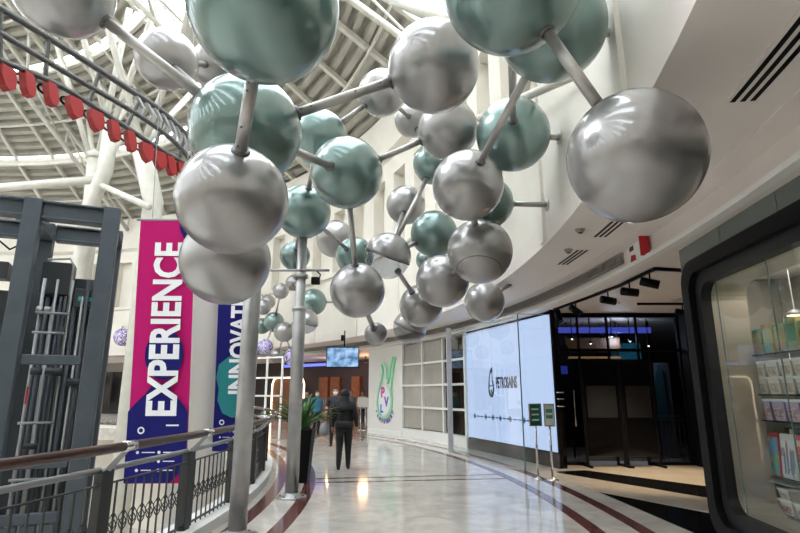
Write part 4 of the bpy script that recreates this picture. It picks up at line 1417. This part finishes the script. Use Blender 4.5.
# room behind the pane
rm = MB().prism([(-.02, 0), (DL + .3, 0), (DL + .3, 3.4), (-.02, 3.4)], 1.25, 1.35, frD).build('wall_display', mat('display_back', (.30, .28, .25), .4, noise=(1.5, (.24, .225, .20))))
struct(rm, 'beige back wall inside the display window', 'wall')
for u0, u1 in ((.0, .08), (DL - .05, DL + .05)):
    MB().prism([(u0, 0), (u1, 0), (u1, 3.4), (u0, 3.4)], .5, 1.25, frD).build('side_cheek', MATS['display_back'], rm)
MB().prism([(0, .2), (DL, .2), (DL, .30), (0, .30)], .1, 1.25, frD).build('display_floor', MATS['display_back'], rm)
MB().prism([(0, 3.0), (DL, 3.0), (DL, 3.08), (0, 3.08)], .1, 1.25, frD).build('display_top', M_WHITE, rm)
# round ceiling lamp inside
cpt = frD(.75, 2.45, .85)
lp = empty('pendant_lamp', cpt)
tag(lp, 'small round warm lamp hanging inside the display window', 'lamp')
MB().lathe(cpt, [(.0, 0), (.085, .0), (.095, .02), (.03, .06), (.005, .07), (.005, .64)], 18).build('shade', M_GALV, lp, True)
MB().lathe(cpt, [(.0, -.012), (.08, -.01), (.08, .0)], 18).build('diffuser', mat('lamp_warm', (1, .85, .6), .4, emit=(1, .8, .5), estr=1.2), lp, True)
ld = bpy.data.lights.new('display_lamp', 'AREA')
ld.energy = 17
ld.size = 2.4
ld.size_y = .5
ld.shape = 'RECTANGLE'
ld.color = (1, .90, .78)
lo = bpy.data.objects.new('display_lamp', ld)
COL.objects.link(lo)
lo.location = frD(DL / 2 - .4, 2.97, .65)
lo.rotation_euler = (0, 0, math.atan2(dd.y, dd.x))
# glass shelves on slim steel posts
sh = empty('glass_shelving', frD(1.3, .3, .7))
tag(sh, 'glass shelving unit on slim posts inside the display window', 'shelf')
M_SHELF = mat('shelf_edge', (.03, .035, .035), .15)
M_SHG = glass('shelf_glass', (.80, .86, .84))
for z in (2.02, 1.58, 1.30, .70):
    q = MB().prism([(.26, z - .012), (3.0, z - .012), (3.0, z), (.26, z)], .48, 1.0, frD).build('shelf', M_SHG, sh)
    MB().prism([(.26, z - .014), (3.0, z - .014), (3.0, z + .002), (.26, z + .002)], .468, .48, frD).build('shelf_edge', M_SHELF, q)
for u in (.30, 1.55, 2.9):
    for d in (.5, .98):
        MB().tube([frD(u, .3, d), frD(u, 2.95, d)], .010, 8).build('post', M_CHROME, sh, True)


def tri(name, c1, c2, c3, sc=9, rough=.4):
    m = mat(name, c1, rough)
    nt = m.node_tree
    v = nt.nodes.new('ShaderNodeTexVoronoi')
    v.inputs['Scale'].default_value = sc
    tc = nt.nodes.new('ShaderNodeTexCoord')
    r = nt.nodes.new('ShaderNodeValToRGB')
    r.color_ramp.interpolation = 'CONSTANT'
    r.color_ramp.elements[0].color = (*c1, 1)
    r.color_ramp.elements[1].color = (*c2, 1)
    r.color_ramp.elements[1].position = .4
    r.color_ramp.elements.new(.72).color = (*c3, 1)
    sep = nt.nodes.new('ShaderNodeSeparateColor')
    nt.links.new(tc.outputs['Object'], v.inputs['Vector'])
    nt.links.new(v.outputs['Color'], sep.inputs[0])
    nt.links.new(sep.outputs[0], r.inputs[0])
    nt.links.new(r.outputs[0], nt.nodes['Principled BSDF'].inputs['Base Color'])
    return m


SHIM = [tri('foil_green', (.22, .38, .20), (.12, .30, .22), (.45, .42, .15)), tri('foil_amber', (.45, .20, .08), (.36, .30, .12), (.30, .10, .10)),
        tri('foil_mint', (.16, .36, .26), (.36, .44, .30), (.10, .22, .18)), tri('foil_pink', (.45, .26, .24), (.42, .40, .18), (.25, .36, .26))]
cols = ('green', 'amber', 'mint', 'pink')
places = ('leftmost', 'second from the left', 'third from the left', 'fourth from the left', 'fifth from the left', 'sixth from the left')


def dbox(name, u0, u1, v0, v1, d0, d1, m, lab, cat, grp, lid=True, face=None):
    r = empty(name, frD((u0 + u1) / 2, v0, (d0 + d1) / 2))
    tag(r, lab, cat, grp)
    T = lambda x, y, z: frD(x, z, y)
    MB(T).bbox(u0, u1, d0, d1, v0, v1, .006).build('carton', m, r)
    if lid:
        MB(T).bbox(u0 - .002, u1 + .002, d0 - .002, d0 + .05, v1 - .03, v1 + .004, .002).build('flap', m, r)
    if face:
        MB(T).bbox(u0 + .02, u1 - .02, d0 - .003, d0, v0 + .03, v1 - .05, .001).build('printed_front', face, r)
    return r


for k in range(5):
    u = .36 + .22 * k
    c = k % 4
    dbox('gift_box', u, u + .19, 2.022, 2.022 + (.30, .33, .31, .34, .30)[k], .56, .70, SHIM[c], 'shimmering %s carton on the top glass shelf, %s' % (cols[c], places[k]), 'box', 'shimmering cartons on the top shelf', True, SHIM[(c + 1) % 4])


def tub(u, v, d, w, h, m, lidm, lab, grp, prt):
    r = empty('snack_tub', frD(u, v, d))
    tag(r, lab, 'tub', grp)
    T = lambda x, y, z: frD(u + x, v + z, d + y)
    t = .016
    MB(T).hexa([(-w / 2 + t, -.07, 0), (w / 2 - t, -.07, 0), (w / 2 - t, .07, 0), (-w / 2 + t, .07, 0),
                (-w / 2, -.085, h), (w / 2, -.085, h), (w / 2, .085, h), (-w / 2, .085, h)]).build('body', m, r)
    MB(T).bbox(-w / 2 - .01, w / 2 + .01, -.095, .095, h, h + .028, .006).build('lid', lidm, r)
    MB(T).hexa([(-w * .36, -.0745, h * .12), (w * .36, -.0745, h * .12), (w * .36, -.07, h * .12), (-w * .36, -.07, h * .12),
                (-w * .38, -.085, h * .72), (w * .38, -.085, h * .72), (w * .38, -.08, h * .72), (-w * .38, -.08, h * .72)]).build('label', prt, r)


M_TUBW = mat('tub_white', (.66, .64, .60), .35)
M_TUBP = mat('tub_lilac', (.42, .34, .50), .35)
M_LIDW = mat('lid_white', (.75, .75, .74), .3)
PR = [tri('print_brown', (.60, .56, .50), (.36, .24, .18), (.50, .44, .36), 70), tri('print_red', (.55, .50, .50), (.42, .20, .20), (.22, .14, .16), 70)]
for k in range(4):
    u = .48 + .25 * k
    tub(u, 1.582, .60, .215, .16, M_TUBW, M_LIDW, 'white snack tub in the lower row of the middle shelf, %s' % places[k], 'white tubs on the middle shelf', PR[0])
    tub(u, 1.772, .60, .215, .15, M_TUBW, M_LIDW, 'white snack tub stacked in the upper row of the middle shelf, %s' % places[k], 'white tubs on the middle shelf', PR[0])
    tub(u + .01, 1.302, .60, .225, .20, M_TUBP, M_LIDW, 'lilac snack tub under the white ones, %s' % places[k], 'lilac tubs on the third shelf', PR[1])
# books standing behind the game boxes
bc = [(.02, .02, .025), (.62, .58, .50), (.05, .10, .12), (.10, .25, .22), (.35, .08, .06), (.06, .08, .20)]
bn = ('black', 'cream', 'dark blue', 'green', 'red', 'navy')
for k in range(6):
    u = .50 + .085 * k
    b = empty('book', frD(u, .702, .8))
    tag(b, '%s book standing behind the picture boxes, seen above them' % bn[k], 'book', 'books behind the picture boxes')
    T = lambda x, y, z, u=u: frD(u + x, .702 + z, .8 + y)
    MB(T).box(-.034, .034, -.1, .1, 0, .52 - .02 * (k % 2)).build('cover', mat('book_%d' % k, bc[k], .5), b)
    MB(T).box(-.028, .028, -.094, .098, .515 - .02 * (k % 2), .523 - .02 * (k % 2)).build('pages', M_TUBW, b)
GB = [(tri('game_blue', (.10, .28, .50), (.42, .44, .12), (.12, .38, .18), 16), (.5, .04, .05), 'green and blue picture box with red top edge'),
      (tri('game_white', (.70, .70, .72), (.62, .62, .66), (.25, .30, .38), 14), (.62, .62, .64), 'white picture box showing tower shapes'),
      (tri('game_red', (.55, .12, .10), (.60, .48, .40), (.30, .08, .12), 16), (.5, .06, .08), 'red and cream picture box')]
for k, (m, edge, lab) in enumerate(GB):
    u = .30 + .29 * k
    r = empty('picture_box', frD(u, .702, .56))
    tag(r, lab + ' standing on the lowest glass shelf', 'box', 'picture boxes')
    T = lambda x, y, z, u=u: frD(u + x, .702 + z, .56 + y + .06 * z)
    MB(T).bbox(0, .255, -.02, .02, 0, .46, .004).build('carton', mat('game_edge_%d' % k, edge, .4), r)
    MB(T).box(.012, .243, -.024, -.02, .012, .41).build('printed_front', m, r)
    if k == 1:
        for x, h in ((.06, .2), (.11, .3), (.17, .22)):
            MB(T).box(x, x + .03, -.027, -.024, .05, .05 + h).build('printed_tower', mat('tower_grey', (.18, .24, .34), .5), r)
            MB(T).hexa([(x, -.027, .05 + h), (x + .03, -.027, .05 + h), (x + .03, -.024, .05 + h), (x, -.024, .05 + h), (x + .014, -.027, .1 + h), (x + .016, -.027, .1 + h), (x + .016, -.024, .1 + h), (x + .014, -.024, .1 + h)]).build('printed_roof', mat('roof_orange', (.6, .2, .05), .5), r)
# clear bin with tubs at the bottom
bn_ = empty('clear_bin', frD(1.6, .30, .55))
tag(bn_, 'clear acrylic bin with rounded corners at the foot of the display', 'bin')
MB().ringprism(rrect(.36, 1.9, .305, .66, .06), rrect(.38, 1.88, .32, .645, .05), .45, .80, frD).build('shell', mat('acrylic_green', (.18, .22, .20), .15), bn_)
for k in range(3):
    tub(.56 + .29 * k, .322, .62, .24, .12, M_TUBW, M_LIDW, 'white tub at the bottom of the clear bin, %s' % places[k], 'tubs in the clear bin', PR[1])
    if k != 1:
        tub(.55 + .29 * k, .472, .62, .19, .09, M_TUBW, M_LIDW, 'small white tub stacked on another in the clear bin, %s' % ('on the left' if k == 0 else 'on the right'), 'tubs in the clear bin', PR[0])

# ------------------------------------------------------------------ tall planter with palm
px, py = -1.84, 10.45
pp = empty('potted_palm', (px, py, 0))
tag(pp, 'leafy green palm in a tall tapered black planter beside the rear pole', 'plant')
MB().hexa([(px - .15, py - .15, 0), (px + .15, py - .15, 0), (px + .15, py + .15, 0), (px - .15, py + .15, 0),
           (px - .22, py - .22, .90), (px + .22, py - .22, .90), (px + .22, py + .22, .90), (px - .22, py + .22, .90)]).build('planter', M_BLACK, pp)
MB().ringprism([(px - .23, py - .23), (px + .23, py - .23), (px + .23, py + .23), (px - .23, py + .23)], [(px - .19, py - .19), (px + .19, py - .19), (px + .19, py + .19), (px - .19, py + .19)], .89, .93, idf).build('planter_rim', M_BLACK, pp)
MB().lathe((px, py, .9), [(.17, 0), (.17, .015), (.05, .03)], 12).build('soil', mat('soil', (.03, .02, .012), .9), pp)
M_LEAF = [mat('leaf_a', (.035, .13, .022), .35), mat('leaf_b', (.06, .18, .035), .35)]
for k in range(34):
    a = k * 2.399 + random.uniform(-.2, .2)
    L = random.uniform(.65, 1.12)
    el = random.uniform(.55, 1.35)
    pts = []
    for i in range(8):
        t = i / 7
        out_ = math.cos(el) * L * t + .10 * t * t
        up_ = math.sin(el) * L * t - .34 * L * t ** 2.4
        pts.append(Vector((px + math.cos(a) * (out_ + .03), py + math.sin(a) * (out_ + .03), .90 + up_)))
    w = Vector((-math.sin(a), math.cos(a), 0))
    vs, fs = [], []
    for i, p in enumerate(pts):
        t = i / 7
        ww = .042 * (math.sin(math.pi * min(1, t * .88 + .12)) ** .7)
        vs += [tuple(p - w * ww + Vector((0, 0, .012))), tuple(p), tuple(p + w * ww + Vector((0, 0, .012))), tuple(p + Vector((0, 0, -.004)))]
    for i in range(7):
        b0, b1 = i * 4, i * 4 + 4
        fs += [(b0, b0 + 1, b1 + 1, b1), (b0 + 1, b0 + 2, b1 + 2, b1 + 1), (b0 + 2, b0 + 3, b1 + 3, b1 + 2), (b0 + 3, b0, b1, b1 + 3)]
    MB().add(vs, fs).build('leaf', M_LEAF[k % 2], pp, True)

# ------------------------------------------------------------------ people
def skin_mesh(verts, edges, radii, name):
    me = bpy.data.meshes.new(name)
    me.from_pydata(verts, edges, [])
    ob = bpy.data.objects.new(name, me)
    COL.objects.link(ob)
    ob.modifiers.new('skin', 'SKIN')
    sk = me.skin_vertices[0].data
    for i, r in enumerate(radii):
        sk[i].radius = r if isinstance(r, tuple) else (r, r)
        sk[i].use_root = (i == 0)
    sm = ob.modifiers.new('sub', 'SUBSURF')
    sm.levels = sm.render_levels = 2
    dg = bpy.context.evaluated_depsgraph_get()
    out = bpy.data.meshes.new_from_object(ob.evaluated_get(dg))
    bpy.data.objects.remove(ob)
    out.name = name
    return out


M_SKIN = mat('skin', (.42, .24, .16), .5)
M_SHOE = mat('shoe_black', (.01, .01, .011), .4)
M_HAIR = mat('hair_black', (.010, .009, .009), .45)


def person(label, loc, rz, H, top, bottom, sleeve='long', step=.14, arm=(.0, .0), fat=1.0, head='hair', mask=False):
    root = empty('person', (*loc, 0))
    root.rotation_euler = (0, 0, rad(rz))
    tag(root, label, 'person')
    k = H / 1.72
    V, E_, R_ = [], [], []

    def v(x, y, z, r, par=None):
        V.append((x * k, y * k, z * k))
        R_.append(tuple(q * k for q in r) if isinstance(r, tuple) else r * k)
        if par is not None:
            E_.append((par, len(V) - 1))
        return len(V) - 1
    pel = v(0, 0, .95, .150 * fat)
    wa = v(0, 0, 1.08, .130 * fat, pel)
    ch = v(0, .005, 1.24, .150 * fat, wa)
    uc = v(0, .01, 1.37, .125 * fat, ch)
    n0 = v(0, .01, 1.46, .062, uc)
    n1 = v(0, -.002, 1.53, .058, n0)
    h1 = v(0, -.012, 1.585, .086, n1)
    h2 = v(0, -.006, 1.645, .088, h1)
    v(0, .0, 1.70, .055, h2)
    for s, st in ((-1, step), (1, -step)):
        hp = v(s * .088, 0, .86, .098 * fat, pel)
        kn = v(s * .092, -st * .55 - .015, .49, .066 * fat ** .8, hp)
        an = v(s * .095, -st + (.05 if st < 0 else 0), .10 + (.02 if st < 0 else 0), .047 * fat ** .7, kn)
        hl = v(s * .096, -st + (.06 if st < 0 else .02), .035, .038, an)
        v(s * .105, -st - .13, .030, .034, hl)
    wr = []
    for s, ar in ((-1, arm[0]), (1, arm[1])):
        sh_ = v(s * .185, .012, 1.395, .066 * fat, uc)
        el = v(s * .255, .03 - ar * .15, 1.12, .052 * fat, sh_)
        w_ = v(s * .275, -.02 - ar * .38, .89 + abs(ar) * .08, .034, el)
        pm_ = v(s * .278, -.035 - ar * .42, .83 + abs(ar) * .08, .033, w_)
        wr.append(V[w_])
        for f, (dx, dy, L) in enumerate(((.018, -.018, .075), (.006, -.022, .085), (-.004, -.01, .08), (-.006, .012, .065))):
            m1 = v(s * (.278 + .012) + s * dx * .4, -.035 - ar * .42 + (f - 1.5) * .018, .79 + abs(ar) * .08, .0095, pm_)
            v(s * .272, -.045 - ar * .42 + (f - 1.5) * .018, .79 - L * .7 + abs(ar) * .08, .0085, m1)
        t1 = v(s * .262, -.075 - ar * .42, .82 + abs(ar) * .08, .011, pm_)
        v(s * .255, -.085 - ar * .42, .775 + abs(ar) * .08, .009, t1)
    me = skin_mesh(V, E_, R_, 'body')
    for m in (top, bottom, M_SKIN, M_SHOE):
        me.materials.append(m)
    zmin = min(q.co.z for q in me.vertices)
    for q in me.vertices:
        q.co.z -= zmin
    for p in me.polygons:
        c = p.center
        z, x = c.z / k, abs(c.x) / k
        idx = 0
        if z > 1.475:
            idx = 2
        elif z < .075:
            idx = 3
        elif z < .93 and x < .215:
            idx = 1
        elif x > .2 and z < (.90 if sleeve == 'long' else 1.16):
            idx = 2
        p.material_index = idx
        p.use_smooth = True
    b = bpy.data.objects.new('body', me)
    COL.objects.link(b)
    b.parent = root
    hz = 1.62 * k - zmin

    def part(mb, name, m):
        o = bpy.data.objects.new(name, mb.mesh(name, m, True))
        COL.objects.link(o)
        o.parent = root
        return o
    # jacket hem / belt line
    part(MB().lathe((0, 0, .90 * k), [(.150 * fat * k, 0), (.163 * fat * k, .0), (.160 * fat * k, .10 * k), (.14 * fat * k, .14 * k)], 20), 'shirt_hem', top)
    if head == 'scarf':
        sc = MB()
        sc.sphere((0, .01, hz), .122 * k, 20, 14, -60, 90, None, (.94, 1.02, 1.05))
        sc.lathe((0, .015, hz - .36 * k), [(.20 * k, 0), (.225 * k, .04 * k), (.20 * k, .11 * k), (.14 * k, .18 * k), (.105 * k, .25 * k), (.11 * k, .32 * k)], 20)
        part(sc, 'headscarf', top)
    else:
        part(MB().sphere((0, .014 * k, hz + .012 * k), .106 * k, 18, 10, 8, 90, (0, .55, .8), (.92, 1.0, 1.05)), 'hair', M_HAIR)
        part(MB().sphere((0, .014 * k, hz + .012 * k), .103 * k, 18, 10, 25, 90, (0, 1, .1), (.92, 1.0, 1.05)), 'hair_back', M_HAIR)
    for s in (-1, 1):
        if head != 'scarf':
            part(MB().sphere((s * .088 * k, .0, hz - .02 * k), .022 * k, 8, 6, -90, 90, None, (.4, .8, 1.3)), 'ear', M_SKIN)
        part(MB().sphere((s * .032 * k, -.088 * k, hz + .0 * k), .009 * k, 8, 6), 'eye', M_BLACK)
    part(MB().sphere((0, -.095 * k, hz - .035 * k), .016 * k, 8, 6, -90, 90, None, (.8, 1.1, 1.4)), 'nose', M_SKIN)
    if mask:
        part(MB().sphere((0, -.035 * k, hz - .052 * k), .078 * k, 16, 10, -35, 75, (0, -1, 0), (.92, 1, .78)), 'face_mask', mat('mask_white', (.80, .82, .84), .7))
    else:
        part(MB().sphere((0, -.088 * k, hz - .07 * k), .018 * k, 8, 4, -90, 90, None, (1.3, .5, .35)), 'mouth', mat('lips', (.28, .10, .09), .5))
    return root


M_BLKCL = mat('black_cloth', (.012, .012, .014), .75, noise=(20, (.018, .018, .02)))
M_BLKTR = mat('black_trouser', (.010, .010, .011), .7)
M_BLUCL = mat('teal_shirt', (.03, .16, .24), .7)
M_GRYCL = mat('grey_shirt', (.14, .14, .15), .7)
M_WHTCL = mat('white_shirt', (.55, .55, .55), .7)
M_NAVCL = mat('dark_shirt', (.02, .022, .03), .7)
person('person in black hooded top and black trousers walking away down the walkway', (-1.21, 12.05), 180, 1.66, M_BLKCL, M_BLKTR, 'long', .07, (.12, .30), 1.32, 'scarf')
mp = person('person with white face mask in a dark polo shirt walking toward the camera', (-2.04, 17.3), 8, 1.74, M_NAVCL, M_BLKTR, 'short', .13, (.0, .1), 1.05, 'hair', True)
person('person in a teal shirt standing in the far hall left of the masked person', (-3.15, 20.9), 20, 1.66, M_BLUCL, M_BLKTR, 'long', .05, (.2, .1), 1.05, 'hair', True)
person('person in dark clothes standing behind the palm leaves', (-3.62, 21.3), -30, 1.64, M_NAVCL, M_BLKTR, 'long', .05, (.0, .2), 1.0)
person('person in a grey shirt standing behind the queue posts', (-2.25, 25.0), 10, 1.68, M_GRYCL, M_BLKTR, 'short', .04, (.1, .3), 1.0)
person('person in a white shirt at the reception counter behind the queue posts', (-1.75, 25.7), -15, 1.66, M_WHTCL, M_NAVCL, 'short', .04, (.4, .4), 1.0)
# carrier bag in the masked person's hand
bx, by = -2.335, 17.16
bag = empty('carrier_bag', (bx, by, .42))
tag(bag, 'bulging grey carrier bag held by the masked person', 'bag')
MB().lathe((bx, by, .30), [(.05, 0), (.13, .05), (.16, .16), (.14, .28), (.07, .38), (.03, .42)], 14).build('sack', mat('bag_grey', (.16, .165, .175), .5), bag, True)
for s in (-1, 1):
    MB().tube([(bx + s * .04, by, .70), (bx + s * .02, by, .80), (bx + .055, by - .01, .83)], .008, 6).build('handle', MATS['bag_grey'], bag, True)
